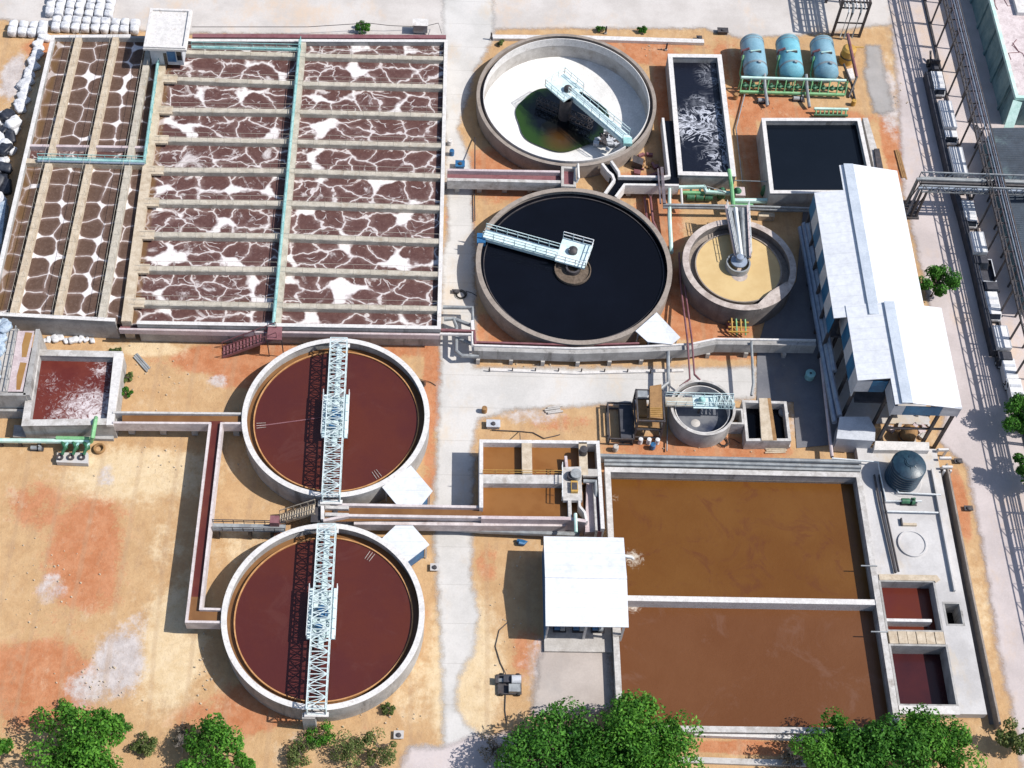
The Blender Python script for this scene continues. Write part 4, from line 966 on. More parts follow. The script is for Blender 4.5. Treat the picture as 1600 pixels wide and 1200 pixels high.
wall_thing('boundary_wall', 'long thin brown boundary wall between the pale apron and the pinkish road', 'wall', [(1480, 724), (1521, 930), (1563, 1132)], -.1, 1.5, .28, M['brown_rim'])
sheet('drain', [(1462, 732), (1481, 726), (1522, 930), (1564, 1132), (1546, 1132), (1505, 930)], .075, M['dark_wall'], .1, 9, False)  # dark sheet paints the shade on the trench floor
o = wall_thing('end_wall', 'short low concrete wall crossing below the brown pool beside the trees', 'wall', [(1085, 1146), (1255, 1152), (1400, 1158)], 0, .7, .5, M['white_rim'])
o = wall_thing('yard_kerb', 'low whitish kerb along the bare red soil at the bottom edge', 'kerb', [(1060, 1186), (1170, 1190), (1260, 1192)], 0, .4, .8, M['concrete'])
def gantry_frame():
    z = 1.6; T = thing('goalpost', 'small white post and rail frame at the head of the brown boundary wall', 'frame', W3(1470, 715, 0))
    for (a, b) in ((1466, 702), (1476, 735), (1480, 702), (1486, 735)):
        x, y = W(a, b, z); MB().box(x-.15, y-.15, 0, x+.15, y+.15, z).build('post', M['white_rim'], T)
    for (a, b) in (((1466, 703), (1482, 703)), ((1468, 716), (1486, 716)), ((1472, 730), (1488, 730))):
        MB().bar(W3(*a, z), W3(*b, z), .35).build('rail', M['white_rim'], T)
gantry_frame()

# ================================================================ CHANNELS
def channel_a():
    H = 3.2; T = thing('effluent_channel', 'raised red water channel branching from the foaming pit to both truss bridged clarifiers', 'channel', (*W(337, 655, 0), 0))
    t = .34
    MB().wall(WP([(176, 644), (384, 646)], H), t, 1.6, H).build('channel_wall', M['rim'], T)
    MB().wall(WP([(176, 660), (328, 661), (291, 971), (349, 972)], H), t, 1.6, H).build('channel_wall', M['pinkish_white'], T)
    MB().wall(WP([(385, 661), (346, 661), (313, 951), (348, 952)], H), t, 1.6, H).build('channel_wall', M['pinkish_white'], T)
    MB().prism(WP([(176, 645), (384, 647), (384, 661), (176, 660)], H), 1.5, 1.9).build('channel_floor', M['wall'], T)
    MB().prism(WP([(328, 661), (346, 661), (313, 951), (349, 952), (349, 972), (291, 971)], H), 1.49, 1.88).build('channel_floor', M['wall'], T)
    MB().sheet(WP([(190, 646), (384, 647), (384, 660), (190, 659)], H), H-.42).build('water', M['channel_water'], T)
    MB().sheet(WP([(327, 655), (347, 655), (316, 930), (296, 930)], H), H-.41).build('water', M['red_channel'], T)
    MB().sheet(WP([(296, 930), (316, 930), (313, 951), (349, 952), (349, 971), (291, 971)], H), H-.413).build('water', M['channel_water'], T)
    for a, b in ((200, 652), (250, 653), (300, 654), (366, 655), (332, 700), (326, 760), (320, 820), (312, 880), (302, 955)):
        x, y = W(a, b, H); MB().box(x-.45, y-.45, 0, x+.45, y+.45, 1.6).build('pillar', M['wall'], T)
channel_a()
def channel_b():
    H = 3.3; T = thing('collecting_channel', 'straight raised channel of brown water running from between the red clarifiers to the filter basin', 'channel', (*W(620, 800, 0), 0))
    MB().wall(WP([(505, 783), (530, 788), (752, 792)], H), .4, 1.5, H).build('channel_wall', M['pinkish_white'], T)
    MB().wall(WP([(505, 813), (545, 805), (752, 808), (886, 809)], H), .4, 1.5, H).build('channel_wall', M['pinkish_white'], T)
    MB().wall(WP([(553, 817), (752, 819), (884, 820)], 2.6), .5, 1.2, 2.6).build('pipe_trough', M['pinkish_white'], T)
    MB().prism(WP([(505, 785), (752, 792), (752, 808), (505, 811)], H), 1.4, 1.8).build('channel_floor', M['wall'], T)
    MB().sheet(WP([(505, 784), (752, 793), (754, 808), (505, 812)], H), H-.5).build('water', M['channel_water'], T)
    MB().wall(WP([(504, 784), (504, 811)], H), .5, 1.4, H).build('channel_wall', M['white_rim'], T)
    for y0 in (792, 803): MB().wall(WP([(508, y0), (545, y0+1)], H), .5, 2.2, H-.02).build('weir_plate', M['rim'], T)
    MB().box(*W(520, 806, H), 2.3, *W(528, 790, H), H-.3).build('gate', M['steel'], T)
    for a in (530, 590, 650, 710):
        x, y = W(a, 800, H); MB().box(x-.4, y-.8, 0, x+.4, y+.4, 1.5).build('pillar', M['wall'], T)
    x0, y0 = W(485, 815, H); x1, y1 = W(502, 784, H); MB().box(x0, y0+.2, 0, x1, y1, H-.4).build('end_chamber', M['steel'], T)
channel_b()
line('teal_grey_pipe', 'long grey pipe lying below the collecting channel across the pale road', 'pipe', [[(668, 823, 1.0), (752, 829, 1.0), (905, 836, 1.0)]], M['grey_pipe'], None, .42)

def channel_c():
    H = 3.0; T = thing('supply_channel', 'straight raised channel of maroon water from the aeration basin to the drained clarifier', 'channel', (*W(790, 275, 0), 0))
    MB().wall(WP([(699, 265), (875, 268)], H), .45, 1.4, H).build('channel_wall', M['pink'], T)
    MB().wall(WP([(699, 280), (878, 284)], H), .6, 1.4, H).build('channel_wall', M['rim'], T)
    MB().prism(WP([(699, 266), (876, 269), (876, 283), (699, 279)], H), 1.3, H-.7).build('channel_bed', M['maroon'], T)
    MB().wall(WP([(879, 262), (899, 263), (898, 291), (879, 290)], H), .45, 1.0, H+.1, True).build('valve_box', M['concrete'], T)
    MB().prism(WP([(879, 262), (899, 263), (898, 291), (879, 290)], H), 1.0, H-.5).build('box_bed', M['maroon'], T)
    for a in (715, 750, 790, 830, 865):
        x, y = W(a, 274, H); MB().box(x-.4, y-.5, 0, x+.4, y+.5, 1.4).build('pillar', M['wall'], T)
    e = W(900, 268, H); MB().tube([(e[0], e[1]+.8, H), (e[0]+.3, e[1]+.8, H+.7), (e[0]+.3, e[1]-2.2, H+.7), (e[0], e[1]-2.4, H)], .2, 8).build('bent_pipe', M['white_rim'], T, True)
channel_c()
def channel_d():
    H = 2.7; T = thing('splitter_channel', 'white edged channel of black water forking between two clarifiers and the foaming black tank', 'channel', (*W(990, 280, 0), 0))
    t = .42
    for k, w in enumerate(([(941, 255), (951, 268)], [(955, 251), (967, 268), (968, 275), (1037, 276), (1046, 274), (1036, 184)], [(945, 302), (960, 281), (957, 273), (951, 268)], [(962, 307), (976, 288), (1061, 289)])):
        MB().wall(WP(w, H), t, 1.0, H+.002*k).build('channel_wall', M['white_rim'], T)
    z = H-.6
    MB().prism(WP([(941, 255), (955, 251), (968, 275), (976, 288), (962, 307), (945, 302), (960, 281)], H), .9, z).build('water', M['black_water'], T)
    MB().prism(WP([(966, 276), (1062, 276), (1062, 289), (974, 288)], H), .9, z-.004).build('water', M['black_water'], T)
    MB().prism(WP([(1036, 184), (1052, 184), (1062, 277), (1045, 277)], H), .9, z-.008).build('water', M['black_water'], T)
    for a, b in ((985, 282), (1020, 283), (1052, 283)):
        x, y = W(a, b, H); MB().box(x-.4, y-.5, 0, x+.4, y+.5, 1.0).build('pillar', M['wall'], T)
    MB().bar(W3(1034, 262, H+.2), W3(1038, 318, H+.2), .5, .3).build('sluice_frame', M['rack_steel'], T)
    MB().bar(W3(1028, 264, H+.2), W3(1032, 318, H+.2), .25, .25).build('sluice_frame', M['rack_steel'], T)
channel_d()
rubble('scrap_heap', 'small heap of rusty red scrap beside the black splitter channel', 'scrap', (1008, 262), 0, 9, (1.3, 1.2), .55, [M['maroon'], M['rust']], seed=5)
o = MB().prism(WP([(990, 242), (1006, 248), (1004, 258), (988, 252)], 1.2), 0, 1.2).build('crate', M['steel']); tag(o, 'brown wooden crate beside the drained clarifier and the rusty scrap', 'crate')

def channel_e():
    H = 2.8; T = thing('trough_bridge', 'long grey concrete trough on short stilts passing below the black clarifier', 'trough', (*W(900, 545, 0), 0))
    path = [(741, 539), (900, 544), (1000, 541), (1080, 537), (1118, 529), (1275, 531)]
    q = WP(path, H)
    MB().wall(q, .3, 1.2, H).build('rim_pipe', M['white_rim'], T)
    MB().wall([(x, y-.5) for x, y in q], .75, .85, H-.25).build('trough_body', M['wall'], T)
    MB().wall([(x, y+.9) for x, y in q[:3]], .3, 1.0, H-.3).build('rear_wall', M['maroon'], T)
    for a, b in ((748, 540), (800, 541), (850, 543), (905, 544), (955, 543), (1005, 541), (1050, 538), (1110, 531), (1170, 530), (1230, 531)):
        x, y = W(a, b, H); MB().box(x-.3, y-1.1, 0, x+.3, y-.1, .9).build('pillar', M['concrete'], T)
    MB().wall(WP([(738, 500), (741, 539)], H), .5, .8, H-.01).build('rim_pipe', M['white_rim'], T)
channel_e()
kerb('kerb', [(766, 577), (900, 582), (1068, 578)], 0, .28, .5, M['white_rim'])
kerb('kerb', [(770, 57), (905, 58), (1100, 64)], 0, .5, 1.0, M['white_rim'])
def bollard_row():
    for k in range(8):
        x, y = W(765+k*36, 575+(k*.4), .8)
        o = MB().box(x-.09, y-.09, 0, x+.09, y+.09, .85).build('kerb_post', M['steel']); tag(o, 'thin dark post on the white kerb below the grey trough', 'post', 'posts along the white kerb')
bollard_row()
def pipe_loop():
    line('grey_pipe_loop', 'bent grey pipework looping at the corner of the aeration basin', 'pipes', [[(692, 480, 2.0), (738, 481, 2.0), (739, 512, 2.0)], [(694, 499, 1.6), (708, 498, 1.6), (713, 510, 1.6), (713, 549, 1.6), (722, 556, 1.6), (748, 556, 1.4)], [(708, 498, 1.6), (735, 508, 1.6)], [(713, 528, 1.6), (736, 537, 1.6)]], M['grey_pipe'], None, .30)
pipe_loop()
line('maroon_water_pipe', 'maroon pipe joining the launder of the aeration basin to the grey trough', 'pipe', [[(687, 516, 2.6), (741, 518, 2.6), (742, 538, 2.8)]], M['maroon'], None, .28)
line('white_water_pipe', 'white pipe joining the launder of the aeration basin to the grey trough', 'pipe', [[(687, 522, 2.7), (737, 523, 2.7), (738, 540, 2.9)]], M['white_rim'], None, .22)
line('twin_maroon_pipe', 'two maroon pipes running down past the tan thickener to the little settling tank', 'pipes', [[(1061, 395, 1.6), (1064, 450, 1.6), (1074, 530, 3.1), (1078, 592, 3.1), (1062, 604, 2.6)], [(1067, 395, 1.6), (1070, 450, 1.6), (1081, 530, 3.1), (1085, 585, 3.1), (1094, 594, 3.0)]], M['maroon'], None, .16)
line('thin_grey_pipe', 'grey pipe crossing the pale road from the grey trough to the ochre hopper', 'pipe', [[(1044, 545, 2.2), (1044, 598, 2.2), (1026, 612, 2.2), (1015, 622, 2.2)]], M['grey_pipe'], None, .30)
line('tall_grey_pipe', 'grey pipe dropping from the grey trough to the two bay pit', 'pipe', [[(1174, 534, 2.8), (1177, 600, 2.6), (1174, 618, 2.2)]], M['grey_pipe'], None, .22)
line('buried_brown_pipe', 'rusty pipes rising from the red soil between the black and tan tanks', 'pipes', [[(1007, 308, .5), (1010, 340, .5), (1024, 362, .5)], [(1016, 308, .5), (1020, 345, .5), (1032, 372, .5)]], M['maroon'], None, .22)
line('long_grey_pipe', 'long grey pipe running right from the splitter channel past the tan thickener', 'pipe', [[(1036, 320, 2.2), (1150, 322, 2.2), (1275, 326, 2.2)], [(1036, 324, 1.8), (1150, 326, 1.8), (1275, 330, 1.8)]], M['grey_pipe'], None, .22)
line('lower_long_pipe', 'white edged pipes between the settling tank and the brown pool', 'pipes', [[(938, 712, 1.6), (1100, 716, 1.6), (1345, 722, 1.6)], [(944, 720, 1.2), (1100, 723, 1.2), (1345, 730, 1.2)], [(944, 726, .9), (1100, 729, .9), (1345, 736, .9)]], M['grey_pipe'], None, .30)
kerb('pipe_plinth', [(940, 714), (1345, 724)], 0, 1.0, .5, M['rim'])
line('maroon_drop_pipe', 'maroon pipe along the shaded yard edge ending at the pool pipes', 'pipe', [[(1283, 560, 1.5), (1300, 714, 1.5)]], M['pink'], None, .28)

# ================================================================ FILTER BASIN
def filter_basin():
    H = 3.7; T = thing('filter_basin', 'concrete basin of several brown chambers at the end of the collecting channel', 'filter basin', (*W(840, 745, 0), 0))
    P = lambda l: WP(l, H)
    MB().wall(P([(752, 793), (752, 689), (934, 691), (942, 826)]), .55, 0, H).build('outer_wall', M['white_rim'], T)
    MB().wall(P([(752, 808), (890, 810), (916, 814)]), .5, 0, H-.01).build('outer_wall', M['pink'], T)
    MB().wall(P([(754, 748), (905, 749)]), 1.5, 0, H-.02).build('cross_walkway', M['rim'], T)
    MB().wall(P([(823, 690), (824, 748)]), 1.5, 0, H-.03).build('cross_walkway', M['walkway'], T)
    MB().wall(P([(884, 712), (887, 740)]), .4, 0, H-.04).build('inner_wall', M['pink'], T)
    MB().wall(P([(889, 752), (891, 809)]), .5, 0, H-.04).build('inner_wall', M['rim'], T)
    MB().wall(P([(904, 752), (906, 790), (914, 800), (917, 814)]), .35, 0, H-.05).build('inner_wall', M['white_rim'], T)
    MB().prism(P([(879, 730), (908, 729), (910, 782), (880, 782)]), H-.5, H+.02).build('platform', M['rim'], T)
    MB().prism(P([(904, 691), (917, 691), (919, 742), (906, 742)]), H-.4, H+.0).build('platform', M['walkway'], T)
    MB().prism(P([(910, 732), (935, 733), (936, 744), (911, 744)]), H-.4, H-.02).build('platform', M['concrete'], T)
    for pts, m, dz in (([(753, 690), (823, 690), (823, 748), (753, 748)], 'filter_water', 1.0), ([(824, 690), (905, 690), (906, 748), (824, 748)], 'filter_water', 1.0), ([(753, 749), (890, 749), (891, 809), (753, 808)], 'filter_water', 1.02), ([(906, 690), (935, 691), (938, 745), (906, 745)], 'channel_water', 1.8), ([(891, 749), (912, 749), (917, 814), (890, 811)], 'channel_water', 1.5)):
        MB().sheet(P(pts), H-dz).build('water', M[m], T)
    MB().prism(P([(918, 746), (939, 746), (943, 824), (916, 824)]), 0, H-1.1).build('side_floor', M['pink'], T)
    MB().prism(P([(930, 744), (938, 744), (943, 826), (934, 826)]), 0, H-.7).build('purple_trough', M['maroon'], T)
    MB().wall(P([(929, 752), (933, 826)]), .35, 0, H-.4).build('inner_wall', M['rim'], T)
    x, y = W(899, 745, H); MB().lathe(x, y, [(0, H+.9), (.8, H+.85), (.8, H), (0, H)], 18).build('mixer_motor', M['grey_pipe'], T, True)
    x, y = W(893, 746, H); MB().lathe(x, y, [(0, H+.6), (.7, H+.55), (.7, H), (0, H)], 18).build('mixer_motor', M['steel'], T, True)
    x, y = W(911, 708, H); MB().lathe(x, y, [(0, H+1.0), (.6, H+.95), (.6, H), (0, H)], 16).build('mixer_motor', M['steel'], T, True)
    x, y = W(897, 760, H); MB().box(x-.5, y-1.2, H, x+.5, y+.6, H+.5).build('hatch', M['yellow'], T); MB().box(x-.4, y-.9, H+.5, x+.4, y+.3, H+.52).build('hatch_opening', M['steel'], T)
    x, y = W(922, 752, H); MB().tube([(x-1, y, H), (x+.8, y, H), (x+.9, y-2.2, H-.6)], .3, 8).build('pipe', M['grey_pipe'], T, True)
    MB().rail([(*W(878, 729, H), H), (*W(878, 782, H), H)], 1.0, 1.6, .05).build('handrail', M['white_steel'], T)
    MB().rail([(*W(754, 741, H), H), (*W(878, 742, H), H)], 1.0, 2.0, .035).build('handrail', M['yellow'], T)
    z = H+.2; MB().tube([W3(899, 803, z), W3(900, 832, z)], .26, 8).build('green_pipe', M['mint'], T, True)
filter_basin()

# ================================================================ EQUIPMENT BESIDE THE SETTLING TANK
def hopper():
    x0, y0, x1, y1 = rectw([(994, 612), (1036, 612), (1036, 660), (996, 660)], 4.0)
    T = thing('sludge_hopper', 'rusty ochre hopper on a black steel frame beside the little settling tank', 'hopper', ((x0+x1)/2, (y0+y1)/2, 0))
    fr = MB()
    for x in (x0, x1):
        for y in (y0, y1): fr.bar((x, y, 0), (x, y, 4.4), .28)
    for z in (.6, 2.4, 4.3):
        for a, b in (((x0, y0), (x1, y0)), ((x1, y0), (x1, y1)), ((x1, y1), (x0, y1)), ((x0, y1), (x0, y0))): fr.bar((*a, z), (*b, z), .22)
    fr.bar((x0, y0, .6), (x0, y1, 2.4), .14); fr.bar((x1, y1, .6), (x1, y0, 2.4), .14)
    fr.build('frame', M['steel'], T)
    xm = x0+(x1-x0)*.45
    MB().prism([(xm, y0+.5), (x1-.3, y0+.3), (x1-.1, y1+1.0), (xm+.3, y1+.6)], 3.6, 4.5).build('hopper_body', M['rust'], T)
    MB().box(x0+.3, y0+.2, 2.0, x1-.4, y0+2.0, 2.5).build('lower_tray', M['rust'], T)
    MB().box(x0+.3, y0+2.2, 1.8, xm, y1-.6, 2.9).build('inner_box', M['rust'], T)
    MB().box(x0+.2, y1-1.3, 4.1, xm-.1, y1, 4.35).build('top_sheet', M['grey_pipe'], T)
    mb = MB()
    for k in range(5): mb.bar((xm+.1, y0+.7+k*.35, 4.55), (x1-.3, y0+.7+k*.35, 4.55), .08)
    mb.build('grate', M['yellow'], T)
    for k in range(3): MB().lathe(x0+1+k*1.3, y0-.5, [(0, .9), (.35, .85), (.4, 0)], 10).build('drum', M['plastic_white'], T, True)
hopper()
def cage():
    x0, y0, x1, y1 = rectw([(949, 632), (988, 632), (988, 688), (952, 688)], 1.0)
    T = thing('steel_cage', 'low open steel cage on the soil at the left of the ochre hopper', 'cage', ((x0+x1)/2, (y0+y1)/2, 0))
    fr = MB()
    for x in (x0, x1):
        for y in (y0, y1): fr.bar((x, y, 0), (x, y, 1.3), .2)
    for z in (.1, 1.3):
        for a, b in (((x0, y0), (x1, y0)), ((x1, y0), (x1, y1)), ((x1, y1), (x0, y1)), ((x0, y1), (x0, y0))): fr.bar((*a, z), (*b, z), .2)
    fr.build('frame', M['steel'], T)
    MB().box(x0+1.8, y0+.3, 0, x1-.1, y1-.2, 1.2).build('side_panel', M['fence_dark'], T)  # near-black solid block filling most of the frame
cage()
def two_bay():
    H = 1.9; q = WP([(1162, 627), (1227, 629), (1234, 687), (1168, 687)], H)
    T = thing('two_bay_pit', 'small white rimmed pit with two dark bays and a brown plank between', 'pit', (*W(1198, 660, 0), 0))
    MB().wall(q, .45, 0, H, True).build('pit_wall', M['rim'], T)
    MB().sheet(q, .6).build('bottom', M['black_water'], T)
    MB().prism(WP([(1186, 622), (1199, 622), (1208, 688), (1190, 688)], H+.12), H-.2, H+.12).build('plank_cover', M['walkway'], T)
    MB().prism(WP([(1199, 622), (1204, 622), (1214, 688), (1208, 688)], H+.05), H-.5, H+.05).build('plank_cover', M['rust'], T)
    MB().prism(WP([(1160, 690), (1235, 690), (1235, 698), (1162, 696)], .4), 0, .4).build('step', M['concrete'], T)
two_bay()

# ================================================================ BUILDINGS
def gable(T, x0, y0, x1, y1, xr, ze, zr, mat, th=.12, along='y', oh=0):
    """two sloping sheets meeting at a ridge"""
    if along == 'y':
        a = [((x0, y0, ze), (xr, y0, zr), (xr, y1, zr), (x0, y1, ze)), ((xr, y0, zr), (x1, y0, ze), (x1, y1, ze), (xr, y1, zr))]
    else:
        a = [((x0, y0, ze), (x1, y0, ze), (x1, xr, zr), (x0, xr, zr)), ((x0, xr, zr), (x1, xr, zr), (x1, y1, ze), (x0, y1, ze))]
    for q in a:
        mb = MB(); n = 26
        # corrugated sheet with thickness
        vs = list(q)+[(x, y, z-th) for x, y, z in q]
        mb.add(vs, [(0, 1, 2, 3), (7, 6, 5, 4), (0, 4, 5, 1), (1, 5, 6, 2), (2, 6, 7, 3), (3, 7, 4, 0)])
        mb.build('roof', mat, T)
def sheet_roof_mat():
    m = M['roof']; t = m.node_tree; b = t.nodes['Principled BSDF']; p = pos(t)
    w = N(t, 'ShaderNodeTexWave', i_Scale=1.1, i_Distortion=0); w.bands_direction = 'Y'; t.links.new(p, w.inputs['Vector'])
    bump(t, b, w.outputs['Fac'], .25, .04)
    # laps between the sheets and streaks washed along the ribs
    sx = t.nodes.new('ShaderNodeSeparateXYZ'); t.links.new(p, sx.inputs[0])
    old = b.inputs['Base Color'].links[0].from_socket
    lap = math_(t, 'LESS_THAN', math_(t, 'FRACT', math_(t, 'DIVIDE', sx.outputs[1], 2.1)), .05)
    st = noise(t, stretch(t, p, (.10, 1.6, 1)), 1.0, 6, .7)
    c = mix(t, math_(t, 'MULTIPLY', lap, .35), old, (.40, .41, .44))
    c = mix(t, math_(t, 'MULTIPLY', ramp(t, st, .58, .78), .25), c, (.50, .48, .46))
    t.links.new(c, b.inputs['Base Color'])
sheet_roof_mat()
def main_shed():
    T = thing('process_shed', 'long open sided shed with two white gable roofs and blue and grey cladding bands', 'shed', (69, 140, 0))
    z = 9.0
    q = lambda a, b, zz=z: W(a, b, zz)
    x0 = (q(1271, 301)[0]+q(1304, 495)[0])/2; x1 = (q(1400, 271)[0]+q(1446, 476)[0])/2
    yN1 = q(1271, 301)[1]; yN = q(1400, 271)[1]+.6; yS = q(1306, 497)[1]
    zr = z+1.0; xr = W(1338, 290, zr)[0]; xn = q(1312, 280)[0]
    def slope_sheet(pts, name='roof', th=.12):
        vs = pts+[(x, y, zz-th) for x, y, zz in pts]; n = len(pts)
        MB().add(vs, [tuple(range(n)), tuple(range(n, 2*n))[::-1]]+[(i, n+i, n+(i+1) % n, (i+1) % n) for i in range(n)]).build(name, M['roof'], T)
    zn = z+(zr-z)*(xn-x0)/(xr-x0)
    slope_sheet([(x0, yS, z), (xr, yS, zr), (xr, yN, zr), (xn, yN, zn), (xn, yN1, zn), (x0, yN1, z)])
    slope_sheet([(xr, yS, zr), (x1, yS, z), (x1, yN, z), (xr, yN, zr)])
    MB().prism([(xr-1.5, yS), (xr+.1, yS), (xr+.1, yN), (xr-1.5, yN)], zr-.1, zr+.06).build('ridge_cap', M['skylight'], T)
    # lower (near) roof, slightly higher
    z2 = 9.4; zr2 = 10.4
    X0 = W(1321, 477, z2)[0]; X1 = (W(1470, 479, z2)[0]+W(1504, 639, z2)[0])/2; XR = W(1411, 552, zr2)[0]
    Y1 = W(1322, 477, z2)[1]; Y0 = W(1504, 639, z2)[1]; Yn = W(1365, 595, z2)[1]; Xn = W(1392, 612, z2)[0]
    zn2 = z2+(zr2-z2)*(Xn-X0)/(XR-X0)
    slope_sheet([(Xn, Y0, zn2), (XR, Y0, zr2), (XR, Y1, zr2), (X0, Y1, z2), (X0, Yn, z2), (Xn, Yn, zn2)])
    slope_sheet([(XR, Y0, zr2), (X1, Y0, z2), (X1, Y1, z2), (XR, Y1, zr2)])
    MB().prism([(XR-1.5, Y0), (XR+.1, Y0), (XR+.1, Y1), (XR-1.5, Y1)], zr2-.1, zr2+.06).build('ridge_cap', M['skylight'], T)
    # cladding bands: alternate blue and grey panels hung below the eaves
    def band(ax, a0, a1, c, zt, h, n, first, sgn):
        for k in range(n):
            u, v = a0+(a1-a0)*k/n+.02, a0+(a1-a0)*(k+1)/n-.02
            m = M['clad_blue'] if (k+first) % 2 else M['clad_white']
            if ax == 'y': MB().box(c-.06, u, zt-h, c+.06, v, zt-.14).build('cladding_panel', m, T)
            else: MB().box(u, c-.06, zt-h, v, c+.06, zt-.14).build('cladding_panel', m, T)
    band('y', yS, yN1, x0+.12, z, 3.2, 9, 1, -1)
    band('y', yS, yN, x1-.12, z, 1.7, 9, 0, 1)
    band('y', Yn, Y1, X0+.12, z2, 3.4, 5, 0, -1); band('y', Y0, Y1, X1-.12, z2, 1.9, 6, 0, 1)
    band('x', X0, Xn, Yn+.1, z2, 2.4, 2, 0, 1); band('y', Y0, Yn, Xn+.1, z2+.3, 2.2, 1, 0, 1)
    for k, (u, v, m) in enumerate(((Xn, XR-.6, 'clad_white'), (XR-.6, XR+5.0, 'clad_blue'), (XR+5.0, X1, 'clad_white'))):
        zt = z2+.25
        MB().box(u+.02, Y0+.06, zt-1.9, v-.02, Y0+.18, zt-.1).build('cladding_panel', M[m], T)
    for (xx, ya, yb, zt, n) in ((x0+.4, yS+.5, yN1-.5, z, 6), (x1-.4, yS+.5, yN-.5, z, 6), (X0+.4, Yn+.4, Y1-.6, z2, 4), (X1-.5, Y0+.5, Y1-.6, z2, 4), (Xn+.6, Y0+.5, Yn-.5, z2, 2), (XR+5.2, Y0+.5, Y0+.5, z2, 1)):
        for k in range(n):
            y = ya+(yb-ya)*k/max(1, n-1); MB().box(xx-.22, y-.22, 0, xx+.22, y+.22, zt-.2).build('column', M['steel'], T)
    # mezzanine floor, rear wall and ties
    MB().box(x0+1.2, yS+1, 3.9, x1-1.2, yN1-1, 4.2).build('mezzanine', M['fence_dark'], T)
    MB().box(X0+1.4, Yn+.6, 3.9, X1-1.4, Y1-.6, 4.2).build('mezzanine', M['fence_dark'], T)
    MB().bar((Xn+.6, Y0+.5, 4.3), (XR+5.2, Y0+.5, 4.3), .25).build('tie_beam', M['steel'], T)
    MB().bar((XR+5.2, Y0+.5, 4.3), (X1-.5, Y0+.5, 4.3), .25).build('tie_beam', M['steel'], T)
    MB().box(x0+.6, yS, -.02, x1-.5, yN1, .16).build('floor_slab', M['slab'], T)
    MB().box(X0+.6, Yn, -.02, X1-.5, Y1-1, .17).build('floor_slab', M['slab'], T)
    return x0, X0, Yn, Y0, Xn, XR, X1
x0s, X0s, Yns, Y0s, Xns, XRs, X1s = main_shed()
# rusty plant under the near end of the shed
T = thing('rusty_vessel', 'rusty brown vessel standing in the shade under the near end of the process shed', 'vessel', (XRs+3.2, Y0s+2, .05))
MB().lathe(0, 0, [(0, 0), (1.3, 0), (1.3, 2.2), (.9, 2.8), (.3, 3.1), (.3, 3.6), (0, 3.6)], 28).build('shell', M['rust'], T, True, False)
MB().lathe(0, 0, [(1.36, 1.0), (1.4, 1.0), (1.4, 1.25), (1.36, 1.25)], 28, True).build('band', M['steel'], T, True, False)
rubble('brick_rubble', 'broken brick rubble scattered under the near end of the process shed', 'rubble', (1432, 672), .05, 14, (1.8, 1.1), .55, [M['pink'], M['concrete']], seed=9)
line('shaded_pipes', 'bundle of blue grey pipes running down the shaded left flank of the process shed', 'pipes', [[(1256, 350, 3.0), (1272, 440, 3.0), (1296, 570, 3.0), (1312, 650, 3.0)], [(1250, 356, 2.4), (1267, 450, 2.4), (1290, 580, 2.4), (1304, 660, 2.4)], [(1262, 350, 3.4), (1279, 440, 3.4), (1304, 580, 3.4)]], M['blue_grey'], None, .42)
def shed_junk():
    for k, (a, b, lab) in enumerate(((1208, 480, 'round grey drum in the shade beside the tan thickener'), (1264, 590, 'round grey drum in the shade at the middle of the paved yard'), (1222, 650, 'round grey drum in the shade right of the two bay pit'))):
        x, y = W(a, b, 0); T = thing('drum', lab, 'drum', (x, y, .05))
        MB().lathe(0, 0, [(0, 0), (.75, 0), (.75, 1.1), (.8, 1.12), (.8, 1.2), (.7, 1.25), (0, 1.22)], 20).build('shell', M['teal' if k == 1 else 'grey_pipe'], T, True, False)
        MB().lathe(0, 0, [(0, 1.3), (.2, 1.28), (.2, 1.2)], 10).build('cap', M['steel'], T, True, False)
shed_junk()

def cabin():
    T = thing('pump_house', 'small lavender grey flat roofed pump house below the process shed', 'pump house', W3(1338, 668, 0))
    z = 3.4
    MB().prism(WP([(1315, 653), (1358, 653), (1366, 672), (1366, 687), (1310, 684)], z-.2), 0, z-.2).build('wall', M['clad_white'], T)
    MB().prism(WP([(1312, 651), (1358, 651), (1368, 670), (1367, 689), (1307, 685)], z), z-.2, z).build('roof', M['clad_white'], T)
    MB().box(*W(1320, 686, 1), .2, *W(1332, 684, 1), 2.2).build('door', M['fence_dark'], T)
    q = WP([(1368, 689), (1452, 691), (1452, 704), (1366, 703)], 1.9)
    MB().prism(q, 0, 1.9).build('lower_roof', M['white_rim'], T)
cabin()

